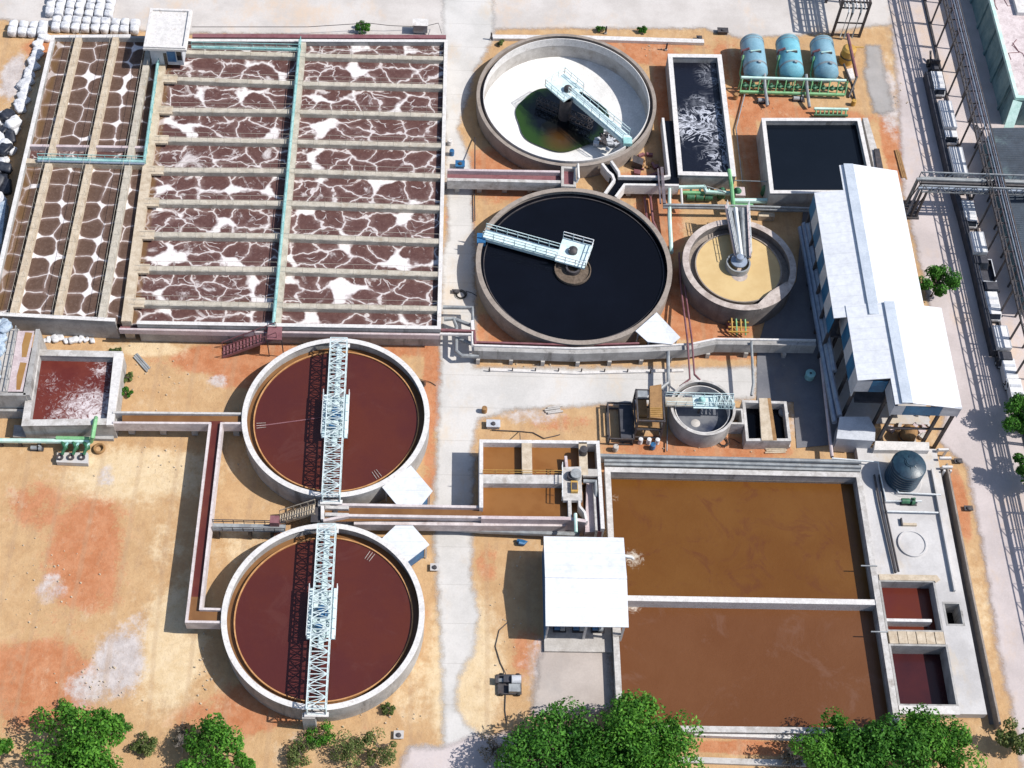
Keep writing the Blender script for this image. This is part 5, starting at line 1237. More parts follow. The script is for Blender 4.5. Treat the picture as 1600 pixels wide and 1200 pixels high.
def pool_shed():
    z = 4.4; T = thing('blower_shed', 'white gable roofed open shed with blue side sheet on the edge of the brown pool', 'shed', W3(915, 915, 0))
    x0, y0, x1, y1 = rectw([(850, 837), (975, 841), (982, 981), (852, 977)], z); yr = W(851, 900, z+.7)[1]
    gable(T, x0, y0, x1, y1, yr, z, z+.7, M['roof'], .12, 'x')
    MB().box(x0-.0, yr-.25, z+.67, x1, yr+.25, z+.75).build('ridge_cap', M['roof'], T)
    for x in (x0+.4, (x0+x1)/2, x1-.5):
        for y in (y0+.5, y1-.5): MB().box(x-.16, y-.16, 0, x+.16, y+.16, z-.15).build('column', M['white_rim'], T)
    MB().box(x0+.15, y0+.2, .3, x0+.25, y1-.2, z-.15).build('side_sheet', M['blue_paint'], T)
    MB().prism([(x0+.2, y0-1.5), (px0-.45, y0-1.5), (px0-.45, y1-.4), (x0+.2, y1-.4)], -.05, .35).build('floor_slab', M['concrete'], T)
    MB().prism([(px0-.46, y0+.3), (x1-.6, y0+.3), (x1-.6, y1-.4), (px0-.46, y1-.4)], PZ+.06, PZ+.3).build('deck_slab', M['concrete'], T)
    MB().box(x0+1.2, y1-.45, .3, x1-1, y1-.3, z-.3).build('rear_sheet', M['fence_dark'], T)
    return x0, y0, x1, y1
psx0, psy0, psx1, psy1 = pool_shed()
for k in range(3):
    T = thing('blower', ['blue blower at the left under the white pool shed', 'blue blower in the middle under the white pool shed', 'blue blower at the right under the white pool shed'][k], 'blower', (psx0+2.4+k*2.7, psy0+1.9, .36))
    MB().box(-.9, -.6, 0, .9, .6, .2).build('base_frame', M['steel'], T, False, False)
    MB().tube([(-.8, 0, .75), (0, 0, .75)], .5, 14).build('motor', M['blue_paint'], T, True, False)
    MB().tube([(.05, 0, .8), (.7, 0, .8)], .62, 16).build('casing', M['grey_pipe'], T, True, False)
line('inlet_pipe', 'short white pipe spilling into the brown pool under the shed roof', 'pipe', [[(970, 868, 1.8), (987, 871, 1.7), (989, 873, .6)]], M['white_steel'], None, .25)
line('shed_hoses', 'blue hose heap beside the posts at the upper left of the pool shed', 'hose', [[(808, 845, .2), (816, 846, .3), (822, 847, .2), (818, 850, .2), (810, 848, .4)]], M['blue_paint'], None, .3)

def small_roof(name, label, pts, z, dz, extra=None):
    """little mono-pitch shelter, roof lifted at its first corners"""
    T = thing(name, label, 'shelter', W3(sum(p[0] for p in pts)/len(pts), sum(p[1] for p in pts)/len(pts), 0))
    q = [(*W(a, b, z+d), z+d) for (a, b), d in zip(pts, dz)]
    vs = q+[(x, y, zz-.12) for x, y, zz in q]; n = len(q)
    MB().add(vs, [tuple(range(n))[::-1], tuple(range(n, 2*n))]+[(i, (i+1) % n, n+(i+1) % n, n+i) for i in range(n)]).build('roof', M['roof'], T)
    cx = sum(a[0] for a in q)/n; cy = sum(a[1] for a in q)/n
    for i, (x, y, zz) in enumerate(q):
        xx, yy = cx+(x-cx)*.86, cy+(y-cy)*.86; MB().box(xx-.1, yy-.1, 0, xx+.1, yy+.1, zz-.1).build('post', M['white_steel'], T)
    if extra:
        ins = [(cx+(x-cx)*.8, cy+(y-cy)*.8) for x, y, zz in q]
        for i in extra: MB().wall([ins[i], ins[(i+1) % n]], .08, .3, z-.3).build('side_sheet', M['blue_paint'], T)
    c = (cx, cy); MB().box(cx-1.3, cy-.8, 0, cx+1.0, cy+.8, 1.1).build('pump_set', M['fence_dark'], T)
    return T
small_roof('pump_shelter', 'white roofed pump shelter beside the upper red clarifier', [(597, 761), (642, 727), (676, 767), (656, 792), (621, 790)], 3.2, [0, .25, .25, 0, 0], [2])
small_roof('pump_shelter', 'white roofed pump shelter beside the lower red clarifier', [(596, 842), (618, 821), (645, 821), (671, 851), (636, 878)], 3.2, [0, .2, .3, .3, 0], [3])
small_roof('pump_shelter', 'white roofed pump shelter tucked between the black clarifier and the grey trough', [(993, 517), (1026, 488), (1063, 527), (1050, 538), (1012, 534)], 3.0, [0, .2, .2, 0, 0], None)

def right_building():
    T = thing('warehouse', 'stained teal walled warehouse with cracked pale roof in the top right corner', 'warehouse', W3(1600, 60, 0))
    z = 5.6
    a, b = W(1545, 0, z), W(1588, 152, z); X = (a[0]+b[0])/2; Y0, Y1 = b[1], b[1]+60
    MB().box(X+.2, Y0+.2, 0, X+40, Y1, z-.3).build('wall', M['teal_wall'], T)
    MB().box(X+.5, Y0+.4, z-.3, X+40, Y1, z-.1).build('roof', M['stained_roof'], T)
    MB().wall([(X+.25, Y1), (X+.25, Y0), (X+40, Y0)], .6, z-.35, z+.15).build('parapet', M['mint'], T)
    for k in range(7):
        y = Y0+4+k*7; MB().box(X-.1, y-.35, 0, X+.21, y+.35, z-.4).build('pilaster', M['teal_wall'], T)
    c = W(1588, 160, z); d = W(1562, 192, 2.5)
    MB().bar((X+.4, Y0-.6, z-.3), (X-1.0, Y0-4.6, 2.6), 1.6, .25).build('stair_flight', M['mint'], T)
    MB().bar((X-1.0, Y0-4.6, 2.6), (X-1.1, Y0-6.4, 2.5), 1.6, .25).build('stair_landing', M['green'], T)
    # cracks of bitumen laid over the roof
    rg = random.Random(5)
    for k in range(14):
        p = [(X+rg.uniform(1, 9), Y0+rg.uniform(1, 40), z-.09)]
        for j in range(7): p.append((p[-1][0]+rg.uniform(-.7, 1.2), p[-1][1]+rg.uniform(-.2, 1.8), z-.09))
        MB().tube(p, .07, 5).build('bitumen_seam', M['maroon'], T)
    MB().box(X+4.4, Y0+21, z-.1, X+9, Y0+26, z+.5).build('roof_hatch', M['white_rim'], T)
    return X, Y0
WX, WY = right_building()
def low_shed():
    T = thing('lean_to_shed', 'low dark corrugated shed below the teal warehouse behind the pipe rack', 'shed', W3(1590, 300, 0))
    z = 3.4
    x0 = W(1545, 200, z)[0]; y0 = W(1600, 470, z)[1]; y1 = W(1545, 200, z)[1]
    for k in range(3):
        ya, yb = y0+(y1-y0)*k/3, y0+(y1-y0)*(k+1)/3
        mb = MB(); n = 30
        for j in range(n):
            u = ya+(yb-ya)*j/n; v = ya+(yb-ya)*(j+.5)/n; w = ya+(yb-ya)*(j+1)/n
            mb.add([(x0, u, z), (x0+26, u, z+1.4), (x0+26, v, z+1.52), (x0, v, z+.12), (x0, w, z), (x0+26, w, z+1.4)], [(0, 1, 2, 3), (3, 2, 5, 4)])
        mb.build('roof', M['blue_roof'], T)
    MB().box(x0+.4, y0+.3, 0, x0+26, y1-.3, z-.05).build('wall', M['teal_wall'], T)
low_shed()

# ================================================================ PIPE RACK AND BRIDGES
def rack():
    z = 5.8
    pts = [(1470, 0), (1484, 58), (1504, 130), (1538, 265), (1556, 325), (1593, 454)]
    xl = sum(W(a, b, z)[0] for a, b in pts)/len(pts); xr = xl+2.9
    T = thing('pipe_rack', 'long dark steel pipe rack on columns running beside the row of white trucks', 'pipe rack', (xl, 160, 0))
    ya, yb = 70.0, 232.0
    fr = MB()
    fr.bar((xl, ya, z), (xl, yb, z), .2, .3); fr.bar((xl, ya, z+.9), (xl, yb, z+.9), .12)
    n = int((yb-ya)/1.5)
    for i in range(n):
        y = ya+1.5*i; fr.bar((xl, y, z), (xl, y+1.5, z+.9) if i % 2 else (xl, y, z+.9), .09)
        if i % 2 == 0: fr.bar((xl, y, z), (xr, y, z), .12, .16)
        else: fr.bar((xl, y, z+.02), (xl+1.1, y+1.5, z+.02), .09)
    fr.bar((xr, ya, z), (xr, yb, z), .2, .3)
    fr.build('rack_frame', M['steel'], T)
    for k, (dx, r, m) in enumerate(((1.25, .11, 'rack_steel'), (1.75, .10, 'blue_grey'), (2.15, .12, 'rack_steel'), (2.55, .09, 'blue_grey'))):
        MB().tube([(xl+dx, ya, z+.1+r), (xl+dx, yb, z+.1+r)], r, 8).build('pipe', M[m], T, True)
    MB().box(xl+.42, ya, z+.06, xl+.62, yb, z+.16).build('cable_tray', M['steel'], T)
    y = ya+2
    while y < yb:
        for x in (xl, xr): MB().bar((x, y, 0), (x, y, z), .26).build('column', M['steel'], T)
        y += 6.2
    MB().bar((xl-.15, ya, .2), (xl-.15, yb, .2), .35, .4).build('base_beam', M['steel'], T)
    return xl, xr
RXL, RXR = rack()
def road_bridge():
    z = 5.2
    xa = W(1438, 290, z)[0]; yf = (W(1440, 299, z)[1]+W(1560, 304, z)[1])/2; yb = yf+3.0; xb = xa+32
    T = thing('pipe_bridge', 'grey steel pipe bridge crossing over the road and the white trucks', 'pipe bridge', (xa, yf, 0))
    fr = truss(xa, (yf+yb)/2, xb, (yf+yb)/2, yb-yf, z, z+1.2, 22, False, .09); fr.build('truss', M['grey_pipe'], T)
    for k, (dy, r, m) in enumerate(((.35, .26, 'blue_grey'), (1.0, .2, 'grey_pipe'), (1.6, .24, 'steel'), (2.3, .3, 'grey_pipe'), (2.75, .2, 'grey_pipe'))):
        MB().tube([(xa-.6, yf+dy, .3), (xa-.5, yf+dy, z+.1+r), (xa, yf+dy, z+.1+r), (xb, yf+dy, z+.1+r)] if k in (0, 3) else [(xa, yf+dy, z+.1+r), (xb, yf+dy, z+.1+r)], r, 8).build('pipe', M[m], T, True)
    for y in (yf, yb):
        for x in (xa, xa+.9): MB().bar((x, y, 0), (x, y, z), .32).build('column', M['steel'], T)
        MB().bar((xb-8, y, 0), (xb-8, y, z), .32).build('column', M['steel'], T)
        MB().bar((xa, y, 1.2), (xa+.9, y, 4.6), .14).build('brace', M['steel'], T)
    MB().box(xa-.7, yf-.5, 0, xa+1.4, yb+.5, .25).build('footing', M['steel'], T)
road_bridge()
def north_gantry():
    z = 5.4
    xa, ya = W(1314, 12, z); xb, _ = W(1357, 12, z); yb = ya+40; ya2 = ya
    T = thing('pipe_gantry', 'black steel pipe gantry leaving the top edge of the photo behind the blue vessels', 'pipe gantry', ((xa+xb)/2, ya, 0))
    for x in (xa, xb):
        for y in (ya, ya+9, ya+18): MB().bar((x, y, 0), (x, y, z+1.2), .42).build('column', M['steel'], T)
    fr = MB()
    for zz in (z, z+1.2):
        for x in (xa, xb): fr.bar((x, ya, zz), (x, yb, zz), .25)
    for zz in (.4, 2.6): fr.bar((xa, ya, zz), (xb, ya, zz), .18)
    k = 0; y = ya
    while y < yb:
        fr.bar((xa, y, z), (xb, y, z), .2); fr.bar((xa, y, z+1.2), (xb, y, z+1.2), .16)
        for x in (xa, xb): fr.bar((x, y, z), (x, y+1.6, z+1.2), .12)
        y += 1.6
    fr.build('gantry_frame', M['steel'], T)
    for k in range(6):
        x = xa+.7+k*.75; r = (.2, .12, .26, .14, .2, .12)[k]
        p = [(x, yb, z+.15+r), (x, ya-.4, z+.15+r)]
        if k in (1, 2, 4): p += [(x, ya-.7, z-.3), (x-.1, ya-.8, .4)]
        MB().tube(p, r, 8).build('pipe', M['white_steel' if k % 2 else 'grey_pipe'], T, True)
north_gantry()
o = MB().tube([W3(1324, 52, 5.5), W3(1339, 122, 1.0)], .28, 8).build('leaning_pole', M['maroon'], None, True); tag(o, 'dark maroon pole leaning down to the corner beside the right blue vessel', 'pole')
line('corner_props', 'short black props below the dark leaning pole', 'props', [[(1318, 100, 2.2), (1334, 140, .2)], [(1339, 120, 1.5), (1326, 152, .1)], [(1330, 130, .8), (1336, 156, .1)]], M['steel'], None, .2)
def yellow_drum():
    x, y = W(1321, 96, 0); T = thing('yellow_tank', 'ochre yellow upright tank right of the third blue vessel', 'tank', (x, y, 0))
    MB().lathe(0, 0, [(0, 0), (1.3, 0), (1.3, 3.2), (.9, 3.6), (0, 3.7)], 28).build('shell', M['yellow'], T, True, False)
    MB().lathe(0, 0, [(1.32, 1.5), (1.38, 1.5), (1.38, 1.75), (1.32, 1.75)], 28, True).build('band', M['steel'], T, True, False)
    MB().tube([(1.0, .3, 3.4), (2.6, .4, 3.3)], .14, 6).build('pipe', M['yellow'], T, True, False)
yellow_drum()
MBp = MB().prism(WP([(1322, 108), (1332, 106), (1336, 122), (1326, 124)], .4), 0, .4).build('plinth_block', M['white_rim']); tag(MBp, 'white concrete block below the ochre yellow tank', 'block')

# ================================================================ BLUE VESSELS AND GREEN VALVES
def vessel(mat):
    T = thing('pressure_vessel', '', 'pressure vessel', (0, 0, 0), 'blue grey horizontal pressure vessels')
    r, Lh = 2.15, 4.0; prof = []
    n = 32; mb = MB(); rings = [(-Lh-1.0, .01), (-Lh-.93, .7), (-Lh-.7, 1.35), (-Lh-.35, 1.85), (-Lh, r), (Lh, r), (Lh+.35, 1.85), (Lh+.7, 1.35), (Lh+.93, .7), (Lh+1.0, .01)]
    vs = []; fs = []
    for (y, rr) in rings:
        for k in range(n): a = 2*PI*k/n; vs.append((rr*math.cos(a), y, 2.9+rr*math.sin(a)))
    for j in range(len(rings)-1):
        for k in range(n): fs.append((j*n+k, j*n+(k+1) % n, (j+1)*n+(k+1) % n, (j+1)*n+k))
    MB().add(vs, [f[::-1] for f in fs]).build('shell', mat, T, True, False)
    for y in (-Lh+1.0, -Lh+1.25, Lh-.3, Lh-.9):
        MB().tube([(0, y-.07, 2.9), (0, y+.07, 2.9)], r+.05, 32).build('band', M['grey_pipe'], T, True, False)
    for y in (-2.4, 2.4): MB().box(-1.6, y-.35, 0, 1.6, y+.35, 1.6).build('saddle', M['concrete'], T, False, False)
    MB().tube([(-1.0, -.6, 4.7), (.9, -.6, 5.1)], .2, 8).build('top_pipe', M['steel'], T, True, False)
    MB().tube([(-1.0, -.3, 4.85), (.8, -.3, 5.2)], .13, 8).build('top_pipe', M['mint'], T, True, False)
    MB().tube([(.3, -3.3, 4.6), (.3, -3.3, 5.4)], .3, 12).build('nozzle', M['grey_pipe'], T, True, False)
    MB().tube([(-2.2, -.6, 4.1), (-2.5, -2.6, 1.5), (-2.4, -5.4, 1.4)], .16, 8).build('feed_pipe', M['green'], T, True, False)
    MB().tube([(-2.3, .2, 3.4), (-2.3, .2, 4.4), (-1.2, .2, 5.0)], .22, 8).build('valve', M['maroon'], T, True, False)
    return T
names = ['leftmost of the three blue grey vessels behind the green valve rack', 'middle and brightest blue vessel of the three behind the green valve rack', 'rightmost of the three blue grey vessels next to the yellow tank']
for k, (a, b) in enumerate(((1179, 92), (1235, 92), (1289, 94))):
    v = vessel(M['tank_blue2'] if k == 1 else M['tank_blue']); x, y = W(a, b-6, 3.6/SZ); v.location = (x, y, 0); v['label'] = names[k]
def valve_rack():
    z = 2.4; T = thing('valve_rack', 'long green pipe rack with valves in front of the three blue vessels', 'valve rack', W3(1240, 130, 0))
    p = W(1158, 121, z); q = W(1322, 126, z)
    MB().tube([(p[0], p[1], z), (q[0], q[1], z)], .24, 8).build('header', M['mint'], T, True)
    MB().tube([(p[0], p[1]-1.4, .7), (q[0], q[1]-1.4, .7)], .28, 8).build('header', M['green'], T, True)
    MB().tube([(p[0], p[1]-.6, 1.3), (q[0], q[1]-.6, 1.3)], .25, 8).build('header', M['dark_green'], T, True)
    n = 12
    for k in range(n+1):
        x = p[0]+(q[0]-p[0])*k/n
        if k % 3 == 0: MB().bar((x, p[1], 0), (x, p[1], z), .16).build('post', M['green'], T)
        MB().tube([(x+.3, p[1], z), (x+.1, p[1]-1.4, .7)], .13, 6).build('branch', M['green'], T, True)
        if k < n: MB().lathe(x+.8, p[1]-.7, [(0, 1.2), (.42, 1.25), (.42, 1.6), (.15, 1.7), (.15, 2.0), (0, 2.0)], 10).build('valve', M['dark_green'], T, True)
    for f in (.22, .62):
        x = p[0]+(q[0]-p[0])*f; MB().tube([(x, p[1]+1, 2.6), (x+.2, p[1]-1.2, 1.6), (x+.6, p[1]-4.4, .5)], .3, 8).build('outlet', M['grey_pipe'], T, True)
valve_rack()
for k, (a, b, lab) in enumerate(((1192, 160, 'grey pump left of centre between the valve rack and the dark navy tank'), (1247, 157, 'grey pump right of centre between the valve rack and the dark navy tank'))):
    pump(a, b, 0, lab, M['grey_pipe'], 1.1)
def grille():
    z = .9; T = thing('green_manifold', 'low green manifold on the far rim of the dark navy tank', 'manifold', W3(1297, 174, 0))
    p, q = W(1272, 170, z), W(1325, 171, z)
    MB().tube([(p[0], p[1], z), (q[0], q[1], z)], .25, 8).build('header', M['mint'], T, True)
    MB().tube([(p[0], p[1]-.9, z-.5), (q[0], q[1]-.9, z-.5)], .2, 8).build('header', M['dark_green'], T, True)
    for k in range(8):
        x = p[0]+(q[0]-p[0])*(k+.5)/8; MB().tube([(x, p[1], z), (x, p[1]-.9, .2)], .15, 6).build('branch', M['green'], T, True)
grille()
def pump_station():
    T = thing('green_pump_manifold', 'green pump manifold between the foaming black tank and the tan thickener', 'manifold', W3(1120, 305, 0))
    def tb(name, pts, r, m): MB().tube([W3(*p) for p in pts], r, 8).build(name, M[m], T, True)
    tb('suction_pipe', [(1049, 395, 1.2), (1046, 340, 1.6), (1046, 293, 2.0), (1100, 292, 2.0), (1104, 300, 1.8), (1140, 302, 1.6)], .36, 'mint')
    tb('header', [(1066, 301, 1.2), (1120, 303, 1.2)], .34, 'green')
    tb('riser', [(1139, 266, 2.6), (1143, 290, 2.4), (1146, 325, 2.0)], .36, 'green')
    tb('discharge', [(1142, 314, 1.8), (1205, 314, 1.8), (1220, 308, 1.9), (1222, 301, 2.4)], .42, 'mint')
    tb('discharge', [(1142, 321, 1.3), (1176, 322, 1.3)], .36, 'green')
    tb('branch', [(1064, 292, 2.0), (1066, 326, 1.0)], .22, 'white_rim')
    for k, a in enumerate((1078, 1092, 1106)):
        x, y = W(a, 311, .4); MB().tube([(x-.6, y, .7), (x+.7, y, .7)], .5, 12).build('pump_body', M['dark_green'], T, True); MB().tube([(x, y, .8), (x+.1, y+1.2, 1.3)], .2, 8).build('branch', M['mint'], T, True)
    for a, b in ((1128, 300), (1152, 300), (1196, 296)):
        x, y = W(a, b, 1.2); MB().lathe(x, y, [(0, .2), (.7, .3), (.7, 1.5), (.3, 1.9), (0, 1.95)], 14).build('valve', M['dark_green'], T, True)
    x, y = W(1155, 300, 1); MB().box(x-.8, y-1.2, 0, x+.9, y+.7, 1.4).build('motor_box', M['pink'], T)
    tb('cable', [(1100, 290, 2.6), (1128, 298, 2.2), (1138, 304, 1.6)], .07, 'grey_pipe')
pump_station()
o = MB().box(*W(1186, 338, .9), 0, *W(1210, 332, .9), .9).build('plinth_box', M['walkway']); tag(o, 'beige concrete box behind the tan thickener rim', 'box')
def yellow_green():
    T = thing('sampling_stand', 'yellow green pipe stand on red soil below the tan thickener', 'pipe stand', W3(1153, 512, 0))
    for k in range(4):
        a = 1143+k*7; MB().tube([W3(a, 497, 1.6), W3(a+1, 512, 1.2), W3(a+1, 524, .4)], .15, 6).build('pipe', M['green' if k % 2 else 'yellow'], T, True)
    for b in (503, 511, 518): MB().tube([W3(1138, b, 1.2), W3(1170, b+1, 1.2)], .13, 6).build('cross_pipe', M['yellow'], T, True)
    MB().box(*W(1136, 512, .3), 0, *W(1142, 505, .3), 1.0).build('motor', M['maroon'], T)
yellow_green()
def left_manifold():
    T = thing('green_valve_manifold', 'green pipe manifold with concrete valve block below the foaming pit', 'manifold', W3(110, 700, 0))
    def tb(name, pts, r, m): MB().tube([W3(*p) for p in pts], r, 8).build(name, M[m], T, True)
    tb('header', [(-40, 688, 1.2), (60, 689, 1.2), (142, 690, 1.2)], .34, 'mint')
    tb('header', [(88, 685, 1.4), (140, 686, 1.4)], .34, 'green')
    tb('riser', [(142, 690, 1.2), (145, 683, 2.6), (149, 657, 3.4), (150, 653, 2.4)], .32, 'green')
    q = WP([(89, 707), (137, 707), (137, 724), (88, 722)], .7); MB().prism(q, 0, .7).build('valve_block', M['slab'], T)
    for k in range(3):
        a = 97+k*17; tb('branch', [(a, 690, 1.2), (a+4, 700, 1.5), (a, 710, .9)], .24, 'dark_green'); tb('branch', [(a+10, 690, 1.2), (a+4, 699, 1.0)], .2, 'teal')
        x, y = W(a-3, 715, .7); MB().ring(x, y, .3, .5, .7, .95, 16).build('hand_wheel', M['steel'], T, True)
        MB().lathe(*W(a+5, 697, .8), [(0, .3), (.4, .35), (.4, 1.2), (0, 1.25)], 10).build('valve', M['dark_green'], T, True)
    for a in (0, 30, 60): x, y = W(a, 690, 1); MB().box(x-.2, y-.2, 0, x+.2, y+.2, .9).build('support', M['steel'], T)
left_manifold()
x, y = W(155, 701, .2); o = MB().lathe(x, y, [(.72+.2*math.cos(a), .22+.2*math.sin(a)) for a in [2*PI*i/10 for i in range(10)]], 28, True).build('tyre', M['rust'], None, True); tag(o, 'old brown tyre lying on sandy ground right of the green manifold', 'tyre')
pump(58, 702, 0, 'small grey pump lying on the sand left of the concrete valve block', M['grey_pipe'], .9)

# ================================================================ STAIRS AND SMALL FOOTBRIDGE
def stair(name, label, a, za, b, zb, w, n, mat, rail=True):
    p = Vector((*W(*a, za), za)); q = Vector((*W(*b, zb), zb)); d = (q-p); h = Vector((d.x, d.y, 0)).normalized(); s = Vector((h.y, -h.x, 0))*w/2
    T = thing(name, label, 'stairs', (q.x, q.y, 0)); up = Vector((0, 0, 1))
    for k in (-1, 1):
        MB().bar(p+s*k, q+s*k, .12, .4).build('stringer', mat, T)
        if rail:
            mb = MB(); mb.bar(p+s*k+up*1.1, q+s*k+up*1.1, .1)
            for i in range(6): c = p+d*i/5+s*k; mb.bar(c, c+up*1.1, .09)
            mb.build('handrail', mat, T)
    mb = MB()
    for i in range(n):
        c = p+d*(i+.5)/n; u = h*.16
        mb.prism([((c-s-u).x, (c-s-u).y), ((c+s-u).x, (c+s-u).y), ((c+s+u).x, (c+s+u).y), ((c-s+u).x, (c-s+u).y)], c.z-.03, c.z+.03)
    mb.build('treads', mat, T)
    return T
stair('staircase', 'brown steel staircase descending left from the aeration basin wall', (432, 520), 3.6, (348, 551), .1, 1.9, 16, M['maroon'])
def landing():
    T = thing('stair_landing', 'small rusty landing platform at the head of the brown staircase', 'landing', W3(430, 525, 0))
    q = WP([(419, 509), (441, 509), (440, 531), (417, 530)], 3.62); MB().prism(q, 3.45, 3.62).build('deck', M['maroon'], T)
    for (x, y) in q: MB().bar((x, y, 0), (x, y, 3.5), .14).build('post', M['steel'], T)
landing()
stair('steel_ladder_stair', 'dull yellow steel stair leading up between the two red clarifiers', (437, 812), .2, (492, 795), 3.1, 1.5, 14, M['walkway'])
def footbridge():
    z = 2.2; T = thing('cable_bridge', 'narrow dark grey cable bridge from the red channel to the lower red clarifier', 'bridge', W3(380, 825, 0))
    a, b = W(332, 823, z), W(446, 825, z); y = (a[1]+b[1])/2
    MB().box(a[0], y-.55, z-.25, b[0], y+.55, z).build('deck', M['grey_pipe'], T)
    for o in (-.6, .6): MB().rail([(a[0], y+o, z), (b[0], y+o, z)], .8, 1.5, .05).build('handrail', M['steel'], T)
    for x in (a[0]+.6, (a[0]+b[0])/2, b[0]-2): MB().box(x-.2, y-.5, 0, x+.2, y+.5, z-.2).build('support', M['steel'], T)
    c = W(429, 812, z+.8); MB().box(c[0]-.65, c[1]-.6, 0, c[0]+.65, c[1]+.6, z+.9).build('junction_box', M['maroon'], T)
footbridge()

# ================================================================ VEHICLES
def wheels(T, ys, w, r=.48):
    for y in ys:
        for sx in (-1, 1):
            o = MB().tube([(sx*(w-.3), y, r), (sx*(w-.02), y, r)], r, 16).build('wheel', M['rubber'], T, True, False)
            MB().tube([(sx*(w-.05), y, r), (sx*w, y, r)], r*.5, 12).build('rim', M['clad_white'], o, True, False)
def cab(T, y0, y1, w, h, mat, front=True):
    """cab with a raked windscreen at its -Y end"""
    s = .75
    vs = []
    for x in (-w, w): vs += [(x, y0, .5), (x, y1, .5), (x, y1, h), (x, y0+s, h), (x, y0, h*.55)]
    c = MB().add(vs, [(0, 1, 2, 3, 4), (9, 8, 7, 6, 5), (0, 5, 6, 1), (1, 6, 7, 2), (2, 7, 8, 3), (3, 8, 9, 4), (4, 9, 5, 0)]).build('cab', mat, T, False, False)
    a = Vector((0, y0+s, h)); b = Vector((0, y0, h*.55)); n = Vector((0, -(h*.45), -s)).normalized()
    e = [(x, (b+(a-b)*f).y-.02, (b+(a-b)*f).z+.02) for x, f in ((-w*.88, .08), (w*.88, .08), (w*.88, .95), (-w*.88, .95))]
    MB().add(e, [(0, 1, 2, 3)]).build('windscreen', M['glass'], T, False, False)
    for sx in (-1, 1):
        MB().box(sx*w-.02, y0+s+.1, h*.58, sx*w+.02, y1-.25, h*.92).build('side_window', M['glass'], T, False, False)
        MB().box(sx*w*.72-.18, y0-.04, .62, sx*w*.72+.18, y0+.02, .85).build('headlight', M['plastic_white'], T, False, False)
        MB().box(sx*(w+.16)-.1, y0+.5, h*.6, sx*(w+.16)+.1, y0+.62, h*.85).build('mirror', M['rubber'], T, False, False)
    MB().box(-w, y0-.12, .35, w, y0+.06, .62).build('bumper', M['steel'], T, False, False)
def box_truck(lb, cabmat, boxmat, open_=False):
    T = thing('parked_truck', '', 'truck', (0, 0, 0), 'vehicles parked in a line under the pipe rack'); w = 1.2
    MB().box(-.9, -3.2, .45, .9, lb, .7).build('chassis', M['steel'], T, False, False)
    if open_:
        mb = MB().box(-w, -.8, .72, w, lb, .86); mb.wall([(-w+.05, -.75), (w-.05, -.75), (w-.05, lb-.05), (-w+.05, lb-.05)], .1, .86, 1.7, True)
        mb.build('load_bed', boxmat, T, False, False)
        MB().wall([(-w, -.8), (w, -.8), (w, lb), (-w, lb)], .16, 1.7, 1.78, True).build('bed_rail', M['clad_white'], T, False, False)
    else:
        MB().box(-w, -.8, .72, w, lb, 2.75).build('cargo_box', boxmat, T, False, False)
        MB().wall([(-w+.06, -.74), (w-.06, -.74), (w-.06, lb-.06), (-w+.06, lb-.06)], .12, 2.75, 2.8, True).build('roof_edge', M['clad_white'], T, False, False)
    cab(T, -3.4, -1.15, w*.94, 2.15, cabmat)
    wheels(T, (-2.5, .6, lb-1.2), w)
    return T
def van():
    T = thing('parked_van', '', 'van', (0, 0, 0), 'vehicles parked in a line under the pipe rack'); w = 1.05
    MB().box(-w, -1.2, .4, w, 2.6, 2.0).build('body', M['white_paint'], T, False, False)
    cab(T, -2.6, -1.2, w*.98, 1.9, M['white_paint'])
    for y in (-.5, 1.0): MB().box(-w*.85, y, 2.0, w*.85, y+.5, 2.06).build('roof_rib', M['clad_white'], T, False, False)
    MB().box(-w*.85, 2.58, 1.2, w*.85, 2.63, 1.8).build('rear_window', M['glass'], T, False, False)
    wheels(T, (-1.6, 1.7), w, .36)
    return T
def place(o, px, py, z, label):
    x, y = W(px, py, z/SZ); o.location = (x+.35, y, .06); o.scale = (1, 1, .86); o['label'] = label
t1 = box_truck(5.6, M['white_paint'], M['white_paint']); t2 = box_truck(3.6, M['dark_bed'], M['white_paint']); t3 = box_truck(3.8, M['dark_bed'], M['dark_bed'], True); v1 = van()
place(v1, 1464, 126, 2.0, 'white van topmost in the parked line, just below the black tractor')
place(t1, 1482, 192, 2.6, 'white box truck with long body, second vehicle from the top of the parked line')
place(copy_tree(t1), 1499, 266, 2.6, 'white box truck half hidden under the pipe bridge')
place(copy_tree(v1), 1513, 330, 2.0, 'white van just below the pipe bridge, in its shadow')
place(t2, 1529, 387, 2.6, 'short white box truck with dark cab, level with the roadside tree top')
place(t3, 1542, 432, 1.8, 'dark open bed truck in the parked line, empty load bed')
place(copy_tree(v1), 1550, 474, 2.0, 'white van directly below the dark open truck')
place(copy_tree(t2), 1566, 536, 2.6, 'short white box truck with dark cab, second from the bottom of the parked line')
place(copy_tree(v1), 1577, 580, 2.0, 'white van second to last above the green tree at the right edge')
place(copy_tree(v1), 1587, 612, 2.0, 'lowest white van in the parked line, touching the green tree')
def tractor():
    x, y = W(1460, 101, 1.0); T = thing('tractor', 'black tractor with lifted arms at the head of the white parked vehicles', 'tractor', (x, y, .05))
    MB().box(-.6, -1.4, .7, .6, 1.2, 1.5).build('body', M['fence_dark'], T, False, False)
    MB().box(-.8, -.2, 1.5, .8, .1, 2.4).build('roll_bar', M['steel'], T, False, False)
    for sx in (-1, 1):
        for yy, r in ((-1.0, .45), (.8, .75)): MB().tube([(sx*.65, yy, r), (sx*1.05, yy, r)], r, 16).build('wheel', M['rubber'], T, True, False)
        MB().bar((sx*.5, 1.2, 1.2), (sx*.6, 2.6, 2.2), .3).build('lift_arm', M['steel'], T, False, False)
tractor()
